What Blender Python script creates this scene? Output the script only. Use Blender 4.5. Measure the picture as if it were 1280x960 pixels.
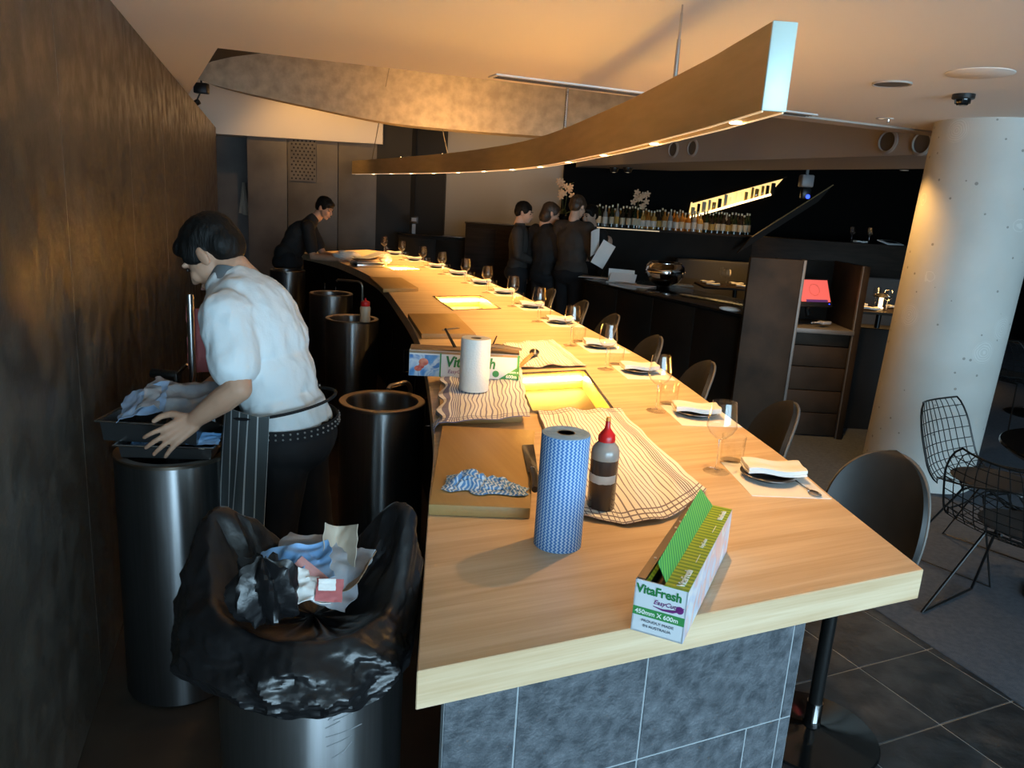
import bpy, bmesh, math, random
from mathutils import Vector, Matrix, noise, Quaternion
random.seed(7)
for _o in list(bpy.data.objects): bpy.data.objects.remove(_o)
S = bpy.context.scene
COL = S.collection
V = Vector
# ------------------------------------------------------------------ camera
FPX, EYE = 955.0, 1.70
_p, _r = math.radians(13.5), math.radians(3.6)
FWD = V((0, math.cos(_p), -math.sin(_p)))
_r0 = V((1, 0, 0)); _u0 = _r0.cross(FWD)
RGT = _r0 * math.cos(_r) + _u0 * math.sin(_r)
UPV = _u0 * math.cos(_r) - _r0 * math.sin(_r)
CAMP = V((0, 0, EYE))
cd = bpy.data.cameras.new('camera'); cam = bpy.data.objects.new('camera', cd); COL.objects.link(cam)
cd.sensor_width = 36.0; cd.lens = FPX / 1280 * 36.0; cd.clip_start = 0.02; cd.clip_end = 200
_m = Matrix((RGT, UPV, -FWD)).transposed().to_4x4(); _m.translation = CAMP
cam.matrix_world = _m
S.camera = cam
# measured sight lines -> points of the place (survey helper)
def ray(x, y): return FWD + RGT * ((x - 640) / FPX) - UPV * ((y - 480) / FPX)
def onz(x, y, z): d = ray(x, y); return CAMP + d * ((z - EYE) / d.z)
def ony(x, y, Y): d = ray(x, y); return CAMP + d * (Y / d.y)
def ond(x, y, D): return CAMP + ray(x, y) * D
# ------------------------------------------------------------------ light
w = bpy.data.worlds.new('world'); S.world = w; w.use_nodes = True
w.node_tree.nodes['Background'].inputs[0].default_value = (0.62, 0.78, 1.0, 1)
w.node_tree.nodes['Background'].inputs[1].default_value = 1.0
vs = S.view_settings
vs.view_transform = "Standard"; vs.look = "None"; vs.gamma = 1.0; vs.exposure = 1.72
try: vs.use_curve_mapping = False
except Exception: pass
def light(name, kind, loc, energy, color, aim=None, **kw):
    d = bpy.data.lights.new(name, kind); d.energy = energy; d.color = color
    for k, v in kw.items(): setattr(d, k, v)
    o = bpy.data.objects.new(name, d); COL.objects.link(o); o.location = loc
    if aim is not None:
        o.rotation_euler = (V(aim) - V(loc)).to_track_quat('-Z', 'Y').to_euler()
    return o
DAY = (0.50, 0.80, 1.0)
WARM = (1.0, 0.53, 0.16)
SPOT_W = 27.0
UP_W = 26.0
# daylight through the glazed shopfront behind the camera
for wx, ww in ((1.3, 2.4), (4.1, 2.4), (6.6, 1.6)):
    light('shopfront_daylight', 'AREA', (wx, -3.3, 1.25), 24 * ww, DAY, (wx, 5, 2.5), shape='RECTANGLE', size=ww, size_y=2.0)

# ------------------------------------------------------------------ materials
MATS = {}
def _nt(name):
    m = bpy.data.materials.new(name); m.use_nodes = True; MATS[name] = m
    nt = m.node_tree; b = nt.nodes['Principled BSDF']
    return m, nt, b
def rgb(c): return (c[0], c[1], c[2], 1)
def pm(name, c, rough=0.5, metal=0.0, c2=None, scale=8.0, detail=4.0, bump=0.0, bscale=None, stretch=None, coord='Object',
       spec=None, sheen=0.0, coat=0.0, aniso=0.0, r2=None, sharp=(0.35, 0.65), emit=None, estr=0.0, alpha=None, trans=0.0):
    m, nt, b = _nt(name)
    L = nt.links.new; N = nt.nodes.new
    b.inputs['Base Color'].default_value = rgb(c); b.inputs['Roughness'].default_value = rough
    b.inputs['Metallic'].default_value = metal
    if spec is not None: b.inputs['Specular IOR Level'].default_value = spec
    if sheen: b.inputs['Sheen Weight'].default_value = sheen
    if coat: b.inputs['Coat Weight'].default_value = coat; b.inputs['Coat Roughness'].default_value = 0.1
    if aniso: b.inputs['Anisotropic'].default_value = aniso
    if trans: b.inputs['Transmission Weight'].default_value = trans
    if alpha is not None: b.inputs['Alpha'].default_value = alpha
    if emit is not None:
        b.inputs['Emission Color'].default_value = rgb(emit); b.inputs['Emission Strength'].default_value = estr
    tc = N('ShaderNodeTexCoord'); mp = N('ShaderNodeMapping'); L(tc.outputs[coord], mp.inputs[0])
    if stretch: mp.inputs['Scale'].default_value = stretch
    nz = N('ShaderNodeTexNoise'); nz.inputs['Scale'].default_value = scale; nz.inputs['Detail'].default_value = detail
    L(mp.outputs[0], nz.inputs[0])
    rp = N('ShaderNodeMapRange'); rp.inputs[1].default_value = sharp[0]; rp.inputs[2].default_value = sharp[1]
    L(nz.outputs[0], rp.inputs[0])
    if c2 is not None:
        mx = N('ShaderNodeMix'); mx.data_type = 'RGBA'; mx.inputs[6].default_value = rgb(c); mx.inputs[7].default_value = rgb(c2)
        L(rp.outputs[0], mx.inputs[0]); L(mx.outputs[2], b.inputs['Base Color'])
    if r2 is not None:
        rr = N('ShaderNodeMapRange'); rr.inputs[3].default_value = rough; rr.inputs[4].default_value = r2
        L(rp.outputs[0], rr.inputs[0]); L(rr.outputs[0], b.inputs['Roughness'])
    if bump:
        n2 = N('ShaderNodeTexNoise'); n2.inputs['Scale'].default_value = bscale or scale * 4; n2.inputs['Detail'].default_value = 6
        L(mp.outputs[0], n2.inputs[0])
        bp = N('ShaderNodeBump'); bp.inputs['Strength'].default_value = bump; bp.inputs['Distance'].default_value = 0.01
        L(n2.outputs[0], bp.inputs['Height']); L(bp.outputs[0], b.inputs['Normal'])
    return m
def glassmat(name, tint=(0.99, 0.995, 0.99), base=0.04):
    m, nt, b = _nt(name); nt.nodes.remove(b)
    L = nt.links.new; N = nt.nodes.new
    out = nt.nodes['Material Output']
    fr = N('ShaderNodeLayerWeight')
    pw = N('ShaderNodeMath'); pw.operation = 'POWER'; pw.inputs[1].default_value = 4.0; L(fr.outputs['Facing'], pw.inputs[0])
    ad = N('ShaderNodeMath'); ad.operation = 'MULTIPLY_ADD'; ad.inputs[1].default_value = 0.65; ad.inputs[2].default_value = base
    L(pw.outputs[0], ad.inputs[0])
    t = N('ShaderNodeBsdfTransparent'); t.inputs[0].default_value = rgb(tint)
    g = N('ShaderNodeBsdfGlossy'); g.inputs['Roughness'].default_value = 0.02
    mx = N('ShaderNodeMixShader'); L(ad.outputs[0], mx.inputs[0]); L(t.outputs[0], mx.inputs[1]); L(g.outputs[0], mx.inputs[2])
    L(mx.outputs[0], out.inputs[0]); return m
def math_node(nt, op, a=None, b=None, c=None):
    n = nt.nodes.new('ShaderNodeMath'); n.operation = op
    for i, v in enumerate((a, b, c)):
        if v is None: continue
        if isinstance(v, (int, float)): n.inputs[i].default_value = v
        else: nt.links.new(v, n.inputs[i])
    return n.outputs[0]
def mixc(nt, fac, c1, c2):
    mx = nt.nodes.new('ShaderNodeMix'); mx.data_type = 'RGBA'
    for i, v in ((0, fac), (6, c1), (7, c2)):
        if isinstance(v, tuple): mx.inputs[i].default_value = rgb(v)
        elif isinstance(v, (int, float)): mx.inputs[i].default_value = v
        else: nt.links.new(v, mx.inputs[i])
    return mx.outputs[2]
def uvxy(nt):
    tc = nt.nodes.new('ShaderNodeTexCoord'); sp = nt.nodes.new('ShaderNodeSeparateXYZ'); nt.links.new(tc.outputs['UV'], sp.inputs[0])
    return sp.outputs[0], sp.outputs[1], tc.outputs['UV']

# counter timber: pale larch, grain running across the bar
def woodmat(name, c1, c2, rot, rough=0.42, scale=1.0, dark=None):
    m, nt, b = _nt(name); L = nt.links.new; N = nt.nodes.new
    tc = N('ShaderNodeTexCoord'); mp = N('ShaderNodeMapping'); L(tc.outputs['Object'], mp.inputs[0])
    mp.inputs['Rotation'].default_value = (0, 0, rot)
    m2 = N('ShaderNodeMapping'); L(mp.outputs[0], m2.inputs[0]); m2.inputs['Scale'].default_value = (0.35, 6, 6)
    nz = N('ShaderNodeTexNoise'); nz.inputs['Scale'].default_value = 1.3 * scale; nz.inputs['Detail'].default_value = 3; L(m2.outputs[0], nz.inputs[0])
    wv = math_node(nt, 'MULTIPLY', nz.outputs[0], 34.0); sn = math_node(nt, 'SINE', wv)
    s01 = math_node(nt, 'MULTIPLY_ADD', sn, 0.5, 0.5)
    m3 = N('ShaderNodeMapping'); L(mp.outputs[0], m3.inputs[0]); m3.inputs['Scale'].default_value = (3, 90, 90)
    n2 = N('ShaderNodeTexNoise'); n2.inputs['Scale'].default_value = 2 * scale; n2.inputs['Detail'].default_value = 4; L(m3.outputs[0], n2.inputs[0])
    f = math_node(nt, 'MULTIPLY_ADD', s01, 0.55, math_node(nt, 'MULTIPLY_ADD', n2.outputs[0], 1.2, -0.4))
    L(mixc(nt, f, c1, c2), b.inputs['Base Color']); b.inputs['Roughness'].default_value = rough
    bp = N('ShaderNodeBump'); bp.inputs['Strength'].default_value = 0.08; bp.inputs['Distance'].default_value = 0.004
    L(f, bp.inputs['Height']); L(bp.outputs[0], b.inputs['Normal'])
    return m
NL, NR = onz(521, 840, .92), onz(1155, 712, .92)
EDGE = V((NR.x - NL.x, NR.y - NL.y, 0)).normalized()      # along the near end of the bar
NOUT = V((EDGE.y, -EDGE.x, 0))                              # outwards, towards the shopfront
EANG = math.atan2(EDGE.y, EDGE.x)
woodmat('larch', (0.72, 0.55, 0.36), (0.56, 0.38, 0.21), -EANG)
woodmat('board_wood', (0.42, 0.27, 0.10), (0.37, 0.23, 0.08), -EANG - 1.5, rough=0.5, scale=0.4)
pm('plaster', (0.80, 0.74, 0.67), 0.9, bump=0.02, bscale=60)
pm('plaster_white', (0.80, 0.74, 0.66), 0.9)
pm('plaster_grey', (0.42, 0.38, 0.34), 0.9, bump=0.02, bscale=60)
pm('slab_dark', (0.10, 0.09, 0.08), 0.9)
pm('concrete_beam', (0.56, 0.46, 0.33), 0.85, c2=(0.40, 0.32, 0.23), scale=9, detail=8, bump=0.5, bscale=25)
def iron_wall():
    m, nt, b = _nt('iron_wall'); L = nt.links.new; N = nt.nodes.new
    ge = N('ShaderNodeNewGeometry')                      # sheets share one continuous patina
    def nz(scale, detail, st, dist=0.0):
        mp = N('ShaderNodeMapping'); L(ge.outputs['Position'], mp.inputs[0]); mp.inputs['Scale'].default_value = st
        n = N('ShaderNodeTexNoise'); n.inputs['Scale'].default_value = scale; n.inputs['Detail'].default_value = detail; n.inputs['Distortion'].default_value = dist; L(mp.outputs[0], n.inputs[0]); return n.outputs[0]
    def step(v, a, c): r = N('ShaderNodeMapRange'); r.inputs[1].default_value = a; r.inputs[2].default_value = c; L(v, r.inputs[0]); return r.outputs[0]
    big = step(nz(1.1, 6, (1, 1, .8), .6), .36, .64); fine = step(nz(9, 9, (1, 1, 1)), .38, .7)
    stre = step(nz(5, 5, (1, 1, .12)), .60, .74); spk = step(nz(34, 3, (1, 1, .6)), .66, .74)
    c = mixc(nt, big, (0.050, 0.042, 0.034), (0.115, 0.095, 0.074)); c = mixc(nt, math_node(nt, 'MULTIPLY', fine, .45), c, (0.145, 0.125, 0.10))
    c = mixc(nt, math_node(nt, 'MULTIPLY', stre, .4), c, (0.19, 0.17, 0.145)); c = mixc(nt, math_node(nt, 'MULTIPLY', spk, .35), c, (0.20, 0.15, 0.09))
    L(c, b.inputs['Base Color']); b.inputs['Metallic'].default_value = .35
    rr = N('ShaderNodeMapRange'); rr.inputs[3].default_value = .30; rr.inputs[4].default_value = .58; L(fine, rr.inputs[0]); L(rr.outputs[0], b.inputs['Roughness'])
    bp = N('ShaderNodeBump'); bp.inputs['Strength'].default_value = .3; bp.inputs['Distance'].default_value = .008; L(fine, bp.inputs['Height']); L(bp.outputs[0], b.inputs['Normal'])
iron_wall()
pm('iron_panel', (0.105, 0.096, 0.088), 0.5, metal=0.2, c2=(0.17, 0.155, 0.14), scale=2.0, detail=8, bump=0.12, bscale=16, r2=0.7)
pm('iron_seam', (0.012, 0.011, 0.01), 0.7)
pm('grey_wall', (0.42, 0.41, 0.39), 0.85)
pm('black_gloss', (0.006, 0.006, 0.006), 0.12)
pm('black_wall', (0.0022, 0.0018, 0.0014), 0.5, spec=.03)
pm('black_matt', (0.010, 0.010, 0.010), 0.65)
pm('dark_cabinet', (0.010, 0.0085, 0.007), 0.55, spec=.15, c2=(0.016, 0.013, 0.010), scale=3)
pm('tile_blue', (0.042, 0.050, 0.060), 0.55, c2=(0.140, 0.155, 0.175), scale=30, detail=12, bump=0.4, bscale=130, sharp=(.34, .76))
pm('tile_floor', (0.020, 0.022, 0.025), 0.38, c2=(0.060, 0.063, 0.067), scale=9, detail=11, bump=0.25, bscale=40, sharp=(.42, .75))
pm('grout', (0.34, 0.34, 0.33), 0.9)
pm('grout_blue', (0.30, 0.33, 0.35), 0.9)
pm('carpet', (0.078, 0.092, 0.115), 0.95, c2=(0.10, 0.115, 0.14), scale=40, bump=0.4, bscale=300, spec=0.1)
pm('floor_brown', (0.040, 0.029, 0.019), 0.7, c2=(0.025, 0.018, 0.012), scale=5)
def concrete_col():
    m, nt, b = _nt('concrete_column'); L = nt.links.new; N = nt.nodes.new
    tc = N('ShaderNodeTexCoord')
    nz = N('ShaderNodeTexNoise'); nz.inputs['Scale'].default_value = 3; nz.inputs['Detail'].default_value = 8; L(tc.outputs['Object'], nz.inputs[0])
    c = mixc(nt, nz.outputs[0], (0.40, 0.40, 0.37), (0.56, 0.55, 0.51))
    vo = N('ShaderNodeTexVoronoi'); vo.inputs['Scale'].default_value = 13; L(tc.outputs['Object'], vo.inputs[0])
    pit = math_node(nt, 'LESS_THAN', math_node(nt, 'ADD', vo.outputs['Distance'], math_node(nt, 'MULTIPLY', nz.outputs[0], .22)), 0.215)
    c = mixc(nt, math_node(nt, 'MULTIPLY', pit, 0.75), c, (0.16, 0.15, 0.13))
    v2 = N('ShaderNodeTexVoronoi'); v2.inputs['Scale'].default_value = 3.1; L(tc.outputs['Object'], v2.inputs[0])
    n3 = N('ShaderNodeTexNoise'); n3.inputs['Scale'].default_value = 20; L(tc.outputs['Object'], n3.inputs[0])
    dd = math_node(nt, 'ADD', v2.outputs['Distance'], math_node(nt, 'MULTIPLY', n3.outputs[0], 0.06))
    ring = math_node(nt, 'MULTIPLY', math_node(nt, 'LESS_THAN', dd, 0.26), math_node(nt, 'GREATER_THAN', math_node(nt, 'SINE', math_node(nt, 'MULTIPLY', dd, 150.0)), 0.2))
    c = mixc(nt, math_node(nt, 'MULTIPLY', ring, 0.45), c, (0.66, 0.66, 0.62))
    L(c, b.inputs['Base Color']); b.inputs['Roughness'].default_value = 0.6
    bp = N('ShaderNodeBump'); bp.inputs['Strength'].default_value = 0.15; bp.inputs['Distance'].default_value = 0.01
    L(nz.outputs[0], bp.inputs['Height']); L(bp.outputs[0], b.inputs['Normal'])
concrete_col()
pm('brass', (0.58, 0.42, 0.21), 0.45, metal=0.5, c2=(0.50, 0.36, 0.17), scale=3, stretch=(1, 1, 8), aniso=0.3)
pm('brass_cap', (0.60, 0.74, 0.70), 0.42, metal=0.2)
pm('steel', (0.55, 0.55, 0.55), 0.22, metal=1.0, bump=0.015, bscale=8, stretch=(1, 1, 40))
pm('steel_dark', (0.20, 0.20, 0.205), 0.11, metal=0.95, stretch=(30, 30, 1), c2=(0.17, 0.17, 0.17), scale=4)
def brushed(name):
    b = MATS[name].node_tree.nodes['Principled BSDF']; nt = MATS[name].node_tree
    tg = nt.nodes.new('ShaderNodeTangent'); tg.direction_type = 'RADIAL'; tg.axis = 'Z'
    nt.links.new(tg.outputs[0], b.inputs['Tangent']); b.inputs['Anisotropic'].default_value = .92; b.inputs['Anisotropic Rotation'].default_value = .25; b.inputs['Roughness'].default_value = .30
brushed('steel_dark')
pm('steel_rim', (0.32, 0.27, 0.22), 0.30, metal=1.0)
pm('chrome', (0.75, 0.75, 0.75), 0.05, metal=1.0)
pm('led', (1, .8, .5), emit=(1.0, 0.68, 0.32), estr=8)
pm('faint_glow', (1, .8, .5), emit=(1.0, 0.78, 0.50), estr=.14)
pm('well_led', (1, .8, .4), emit=(1.0, 0.52, 0.10), estr=115)
pm('well_steel', (0.62, 0.42, 0.10), 0.45, metal=0.25, bump=0.3, bscale=60)
pm('white_plastic', (0.75, 0.75, 0.73), 0.5)
pm('black_plastic', (0.012, 0.012, 0.012), 0.35)
pm('black_metal', (0.008, 0.008, 0.008), 0.3, metal=0.2)
pm('vinyl', (0.009, 0.0085, 0.008), 0.5, c2=(0.012, 0.011, 0.010), scale=30)
glassmat('glass')
pm('glass_solid', (1, 1, 1), 0.0, trans=1.0)
M = MATS

# ------------------------------------------------------------------ mesh helpers
class MB:
    def __init__(s): s.v = []; s.f = []; s.m = []; s.uv = {}; s.mi = 0
    def add(s, vs, fs, uvs=None):
        o = len(s.v); s.v += [tuple(v) for v in vs]
        for k, f in enumerate(fs):
            if uvs: s.uv[len(s.f)] = uvs[k]
            s.f.append([i + o for i in f]); s.m.append(s.mi)
        return s
    def box(s, c, d, rz=0.0, M3=None):
        x, y, z = d[0] / 2, d[1] / 2, d[2] / 2
        R = M3 or Matrix.Rotation(rz, 3, 'Z'); c = V(c)
        vs = [c + R @ V((a * x, b * y, e * z)) for a in (-1, 1) for b in (-1, 1) for e in (-1, 1)]
        return s.add(vs, [(0, 1, 3, 2), (4, 6, 7, 5), (0, 4, 5, 1), (2, 3, 7, 6), (0, 2, 6, 4), (1, 5, 7, 3)])
    def prism(s, pts, z0, z1):
        n = len(pts); a = sum(pts[i][0] * pts[(i + 1) % n][1] - pts[(i + 1) % n][0] * pts[i][1] for i in range(n))
        if a < 0: pts = pts[::-1]
        vs = [(p[0], p[1], z0) for p in pts] + [(p[0], p[1], z1) for p in pts]
        return s.add(vs, [list(range(n))[::-1], list(range(n, 2 * n))] + [(i, (i + 1) % n, n + (i + 1) % n, n + i) for i in range(n)])
    def hexa(s, p8):      # 4 bottom ccw, 4 top ccw
        return s.add(p8, [(3, 2, 1, 0), (4, 5, 6, 7), (0, 1, 5, 4), (1, 2, 6, 5), (2, 3, 7, 6), (3, 0, 4, 7)])
    def lathe(s, prof, c=(0, 0, 0), n=32, R=None, closed=False, caps=True):
        c = V(c); R = R or Matrix.Identity(3); k = len(prof); vs = []; fs = []; uvs = []
        for i in range(n):
            a = 2 * math.pi * i / n
            for r, z in prof: vs.append(c + R @ V((r * math.cos(a), r * math.sin(a), z)))
        z0 = min(p[1] for p in prof); zr = max(max(p[1] for p in prof) - z0, 1e-6)
        for i in range(n):
            j = (i + 1) % n
            for q in range(k if closed else k - 1):
                q2 = (q + 1) % k
                fs.append((i * k + q, j * k + q, j * k + q2, i * k + q2))
                u0, u1 = i / n, (i + 1) / n; v0, v1 = (prof[q][1] - z0) / zr, (prof[q2][1] - z0) / zr
                uvs.append(((u0, v0), (u1, v0), (u1, v1), (u0, v1)))
        if not closed and caps:
            if prof[0][0] > 1e-5: fs.append([i * k for i in range(n)][::-1]); uvs.append([(0, 0)] * n)
            if prof[-1][0] > 1e-5: fs.append([i * k + k - 1 for i in range(n)]); uvs.append([(0, 0)] * n)
        return s.add(vs, fs, uvs)
    def tube(s, pts, r, n=8, closed=False):
        pts = [V(p) for p in pts]; k = len(pts); vs = []; fs = []
        rr = r if isinstance(r, (list, tuple)) else [r] * k
        ref = V((0, 0, 1))
        t0 = (pts[1] - pts[0]).normalized()
        if abs(t0.dot(ref)) > .9: ref = V((1, 0, 0))
        nx = t0.cross(ref).normalized()
        for i in range(k):
            if closed: t = (pts[(i + 1) % k] - pts[i - 1])
            else: t = pts[min(i + 1, k - 1)] - pts[max(i - 1, 0)]
            t.normalize(); nx = (nx - t * nx.dot(t)); nx.normalize(); ny = t.cross(nx)
            for j in range(n):
                a = 2 * math.pi * j / n; vs.append(pts[i] + (nx * math.cos(a) + ny * math.sin(a)) * rr[i])
        for i in range(k if closed else k - 1):
            i2 = (i + 1) % k
            for j in range(n): fs.append((i * n + j, i * n + (j + 1) % n, i2 * n + (j + 1) % n, i2 * n + j))
        if not closed: fs += [list(range(n))[::-1], [(k - 1) * n + j for j in range(n)]]
        return s.add(vs, fs)
    def grid(s, nu, nv, fn):
        vs = [fn(i / nu, j / nv) for j in range(nv + 1) for i in range(nu + 1)]; fs = []; uvs = []
        for j in range(nv):
            for i in range(nu):
                a = j * (nu + 1) + i; fs.append((a, a + 1, a + nu + 2, a + nu + 1))
                uvs.append(((i / nu, j / nv), ((i + 1) / nu, j / nv), ((i + 1) / nu, (j + 1) / nv), (i / nu, (j + 1) / nv)))
        return s.add(vs, fs, uvs)
    def ell(s, c, r, R=None, nu=16, nv=10):
        R = R or Matrix.Identity(3); c = V(c); vs = [c + R @ V((0, 0, -r[2]))]; fs = []
        for j in range(1, nv):
            t = math.pi * j / nv
            for i in range(nu):
                a = 2 * math.pi * i / nu
                vs.append(c + R @ V((r[0] * math.sin(t) * math.cos(a), r[1] * math.sin(t) * math.sin(a), -r[2] * math.cos(t))))
        vs.append(c + R @ V((0, 0, r[2]))); e = len(vs) - 1
        for i in range(nu):
            i2 = (i + 1) % nu
            fs.append((0, 1 + i2, 1 + i))
            for j in range(nv - 2):
                a, b = 1 + j * nu, 1 + (j + 1) * nu; fs.append((a + i, a + i2, b + i2, b + i))
            fs.append((e, 1 + (nv - 2) * nu + i, 1 + (nv - 2) * nu + i2))
        return s.add(vs, fs)
    def cap(s, a, ra, b, rb, n=14):
        a, b = V(a), V(b); d = b - a; L = d.length
        if L < 1e-6: return s.ell(a, (ra,) * 3)
        R = d.to_track_quat('Z', 'Y').to_matrix(); k = 5
        pr = [(ra * math.sin(t), -ra * math.cos(t)) for t in [math.pi / 2 * i / k for i in range(k + 1)]]
        pr += [(rb * math.cos(t), L + rb * math.sin(t)) for t in [math.pi / 2 * i / k for i in range(k + 1)]]
        pr[0] = (0, pr[0][1]); pr[-1] = (0, pr[-1][1])
        return s.lathe(pr, a, n, R)
    def build(s, name, mat, parent=None, smooth=True, bevel=0.0, seg=2, ang=40, solid=0.0, loc=None, kind=None):
        me = bpy.data.meshes.new(name); me.from_pydata(s.v, [], s.f)
        mats = mat if isinstance(mat, (list, tuple)) else [mat]
        for q in mats: me.materials.append(MATS[q] if isinstance(q, str) else q)
        if s.uv:
            ul = me.uv_layers.new(name='UVMap'); li = 0
            for k, f in enumerate(s.f):
                u = s.uv.get(k)
                for j in range(len(f)): ul.data[li].uv = u[j] if u else (0, 0); li += 1
        if len(mats) > 1: me.polygons.foreach_set('material_index', s.m)
        bm = bmesh.new(); bm.from_mesh(me)
        bmesh.ops.remove_doubles(bm, verts=bm.verts, dist=1e-6)
        if solid:
            bm.normal_update()
            ns = {v: v.normal.copy() for v in bm.verts}; f0 = bm.faces[:]; be = [e for e in bm.edges if len(e.link_faces) == 1]
            uvl = bm.loops.layers.uv.active
            nv = {v: bm.verts.new(v.co - ns[v] * solid) for v in list(bm.verts)}
            for f in f0:
                g = bm.faces.new([nv[v] for v in reversed(f.verts)]); g.material_index = f.material_index
                if uvl:
                    d_ = {l.vert: l[uvl].uv.copy() for l in f.loops}
                    for l, v in zip(g.loops, reversed(f.verts)): l[uvl].uv = d_[v]
            for e in be:
                a, b = e.verts; bm.faces.new((b, a, nv[a], nv[b]))
        bmesh.ops.recalc_face_normals(bm, faces=bm.faces)
        if bevel:
            es = [e for e in bm.edges if len(e.link_faces) == 2 and e.calc_face_angle(0) > math.radians(30)]
            bmesh.ops.bevel(bm, geom=es, offset=bevel, segments=seg, affect='EDGES', profile=0.5)
        bm.to_mesh(me); bm.free()
        if smooth:
            me.polygons.foreach_set('use_smooth', [True] * len(me.polygons))
            me.set_sharp_from_angle(angle=math.radians(ang))
        o = bpy.data.objects.new(name, me); COL.objects.link(o)
        if loc is not None:                      # geometry was given in world space: move the origin to loc
            me.transform(Matrix.Translation(-V(loc))); o.location = loc
        if parent is not None:
            o.parent = parent
            if not parent.get('_local'):
                o.location = o.location - parent.location if loc is not None else -parent.location
        if kind: o['kind'] = kind
        return o
def tag(o, label=None, cat=None, group=None, kind=None):
    if label: o['label'] = label
    if cat: o['category'] = cat
    if group: o['group'] = group
    if kind: o['kind'] = kind
    return o
# a thing with parts: an Empty at its base.  local=True -> the parts are modelled around the Empty's own origin.
LOCALS = []
def thing(name, loc, label=None, cat=None, group=None, rz=0.0, local=True):
    o = bpy.data.objects.new(name, None); COL.objects.link(o); o.empty_display_size = 0.1
    o.location = loc; o.rotation_euler = (0, 0, rz)
    if local: o['_local'] = 1; LOCALS.append(o)
    return tag(o, label, cat, group)
def children(o): return [c for c in bpy.data.objects if c.parent == o]
KIDS = {}
def dup(root, loc, rz=0.0, label=None, group=None, scale=None):
    def kids(o):
        if o.name not in KIDS: KIDS[o.name] = [c for c in COL.objects if c.parent == o]
        return KIDS[o.name]
    r = root.copy(); COL.objects.link(r); r.location = loc; r.rotation_euler = (0, 0, rz)
    if scale: r.scale = (scale,) * 3
    if label: r['label'] = label
    if group: r['group'] = group
    for ch in kids(root):
        c = ch.copy(); COL.objects.link(c); c.parent = r
        for g in kids(ch):
            d = g.copy(); COL.objects.link(d); d.parent = c
    return r
def sub(o, parent):          # a sub-part modelled in the same space as its part
    o.parent = parent; o.location = (0, 0, 0); return o
def struct(name, mb, mat, **kw):
    o = mb.build(name, mat, **kw); o['kind'] = 'structure'; return o
def catmull(pts, n=8):
    P = [V(p) for p in pts]; out = []
    for i in range(len(P) - 1):
        a = P[max(i - 1, 0)]; b = P[i]; c = P[i + 1]; d = P[min(i + 2, len(P) - 1)]
        for k in range(n):
            t = k / n
            out.append(0.5 * ((2 * b) + (c - a) * t + (2 * a - 5 * b + 4 * c - d) * t * t + (3 * b - a - 3 * c + d) * t ** 3))
    out.append(P[-1]); return out
def fbm(p, o=4): return noise.fractal(p, 1.0, 2.0, o)
_curve_cache = {}
def text_mesh(name, body, size, mat, parent, mat4, bold=0.0, extrude=0.0006, align='LEFT', shear=0.0, sx=1.0):
    cu = bpy.data.curves.new(name, 'FONT'); cu.body = body; cu.size = size; cu.extrude = extrude; cu.align_x = align
    cu.offset = bold; cu.shear = shear; cu.resolution_u = 3
    t = bpy.data.objects.new(name + '_curve', cu); COL.objects.link(t)
    dg = bpy.context.evaluated_depsgraph_get(); dg.update()
    me = bpy.data.meshes.new_from_object(t.evaluated_get(dg)); bpy.data.objects.remove(t); bpy.data.curves.remove(cu)
    me.transform(Matrix.Diagonal((sx, 1, 1, 1))); me.transform(mat4)
    me.materials.clear(); me.materials.append(MATS[mat]); me.name = name
    o = bpy.data.objects.new(name, me); COL.objects.link(o); o.parent = parent
    return o
def frame4(o, x, y):       # matrix with origin o, x axis, y axis
    x = V(x).normalized(); z = x.cross(V(y)).normalized(); y = z.cross(x)
    m = Matrix((x, y, z)).transposed().to_4x4(); m.translation = V(o); return m
# ================================================================== the room
HC = 2.35
CT = 0.92                                   # bar top
CB = 0.845                                  # underside of the bar top
W0, W1 = onz(135, 0, HC), onz(235, 119, HC)
WD = V((W1.x - W0.x, W1.y - W0.y, 0)).normalized(); WN = V((WD.y, -WD.x, 0))   # along the left wall, into the room
def wall_at(y): return V((W0.x + WD.x / WD.y * (y - W0.y), y, 0))
E0, E1 = onz(272, 60, HC), onz(1168, 165, HC)
ED = V((E1.x - E0.x, E1.y - E0.y, 0)).normalized()
E2 = E1 + ED * 9
WE = onz(264, 157, HC)
A = wall_at(-3.6)
struct('floor', MB().box((2, 5, -0.06), (16, 22, 0.10)), 'floor_brown')
# ceiling with its big angular cut-out
struct('ceiling', MB().prism([(A.x, -3.6), (W1.x, W1.y), (E0.x, E0.y), (E1.x, E1.y), (E2.x, E2.y), (E2.x, -3.6)], HC, HC + .10), 'plaster')
struct('ceiling_upper_slab', MB().box((2, 8.6, 3.42), (16, 12, .16)), 'slab_dark')
tr = MB()
p0, p1 = onz(960, 139, HC) - ED * .02, E1 + ED * 3
nrm = V((-ED.y, ED.x, 0))
tr.prism([(p0.x, p0.y), (p1.x, p1.y), (p1.x + nrm.x * .16, p1.y + nrm.y * .16), (p0.x + nrm.x * .16, p0.y + nrm.y * .16)], HC - .012, HC + .05)
struct('trim_1', tr, 'plaster_grey')
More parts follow.
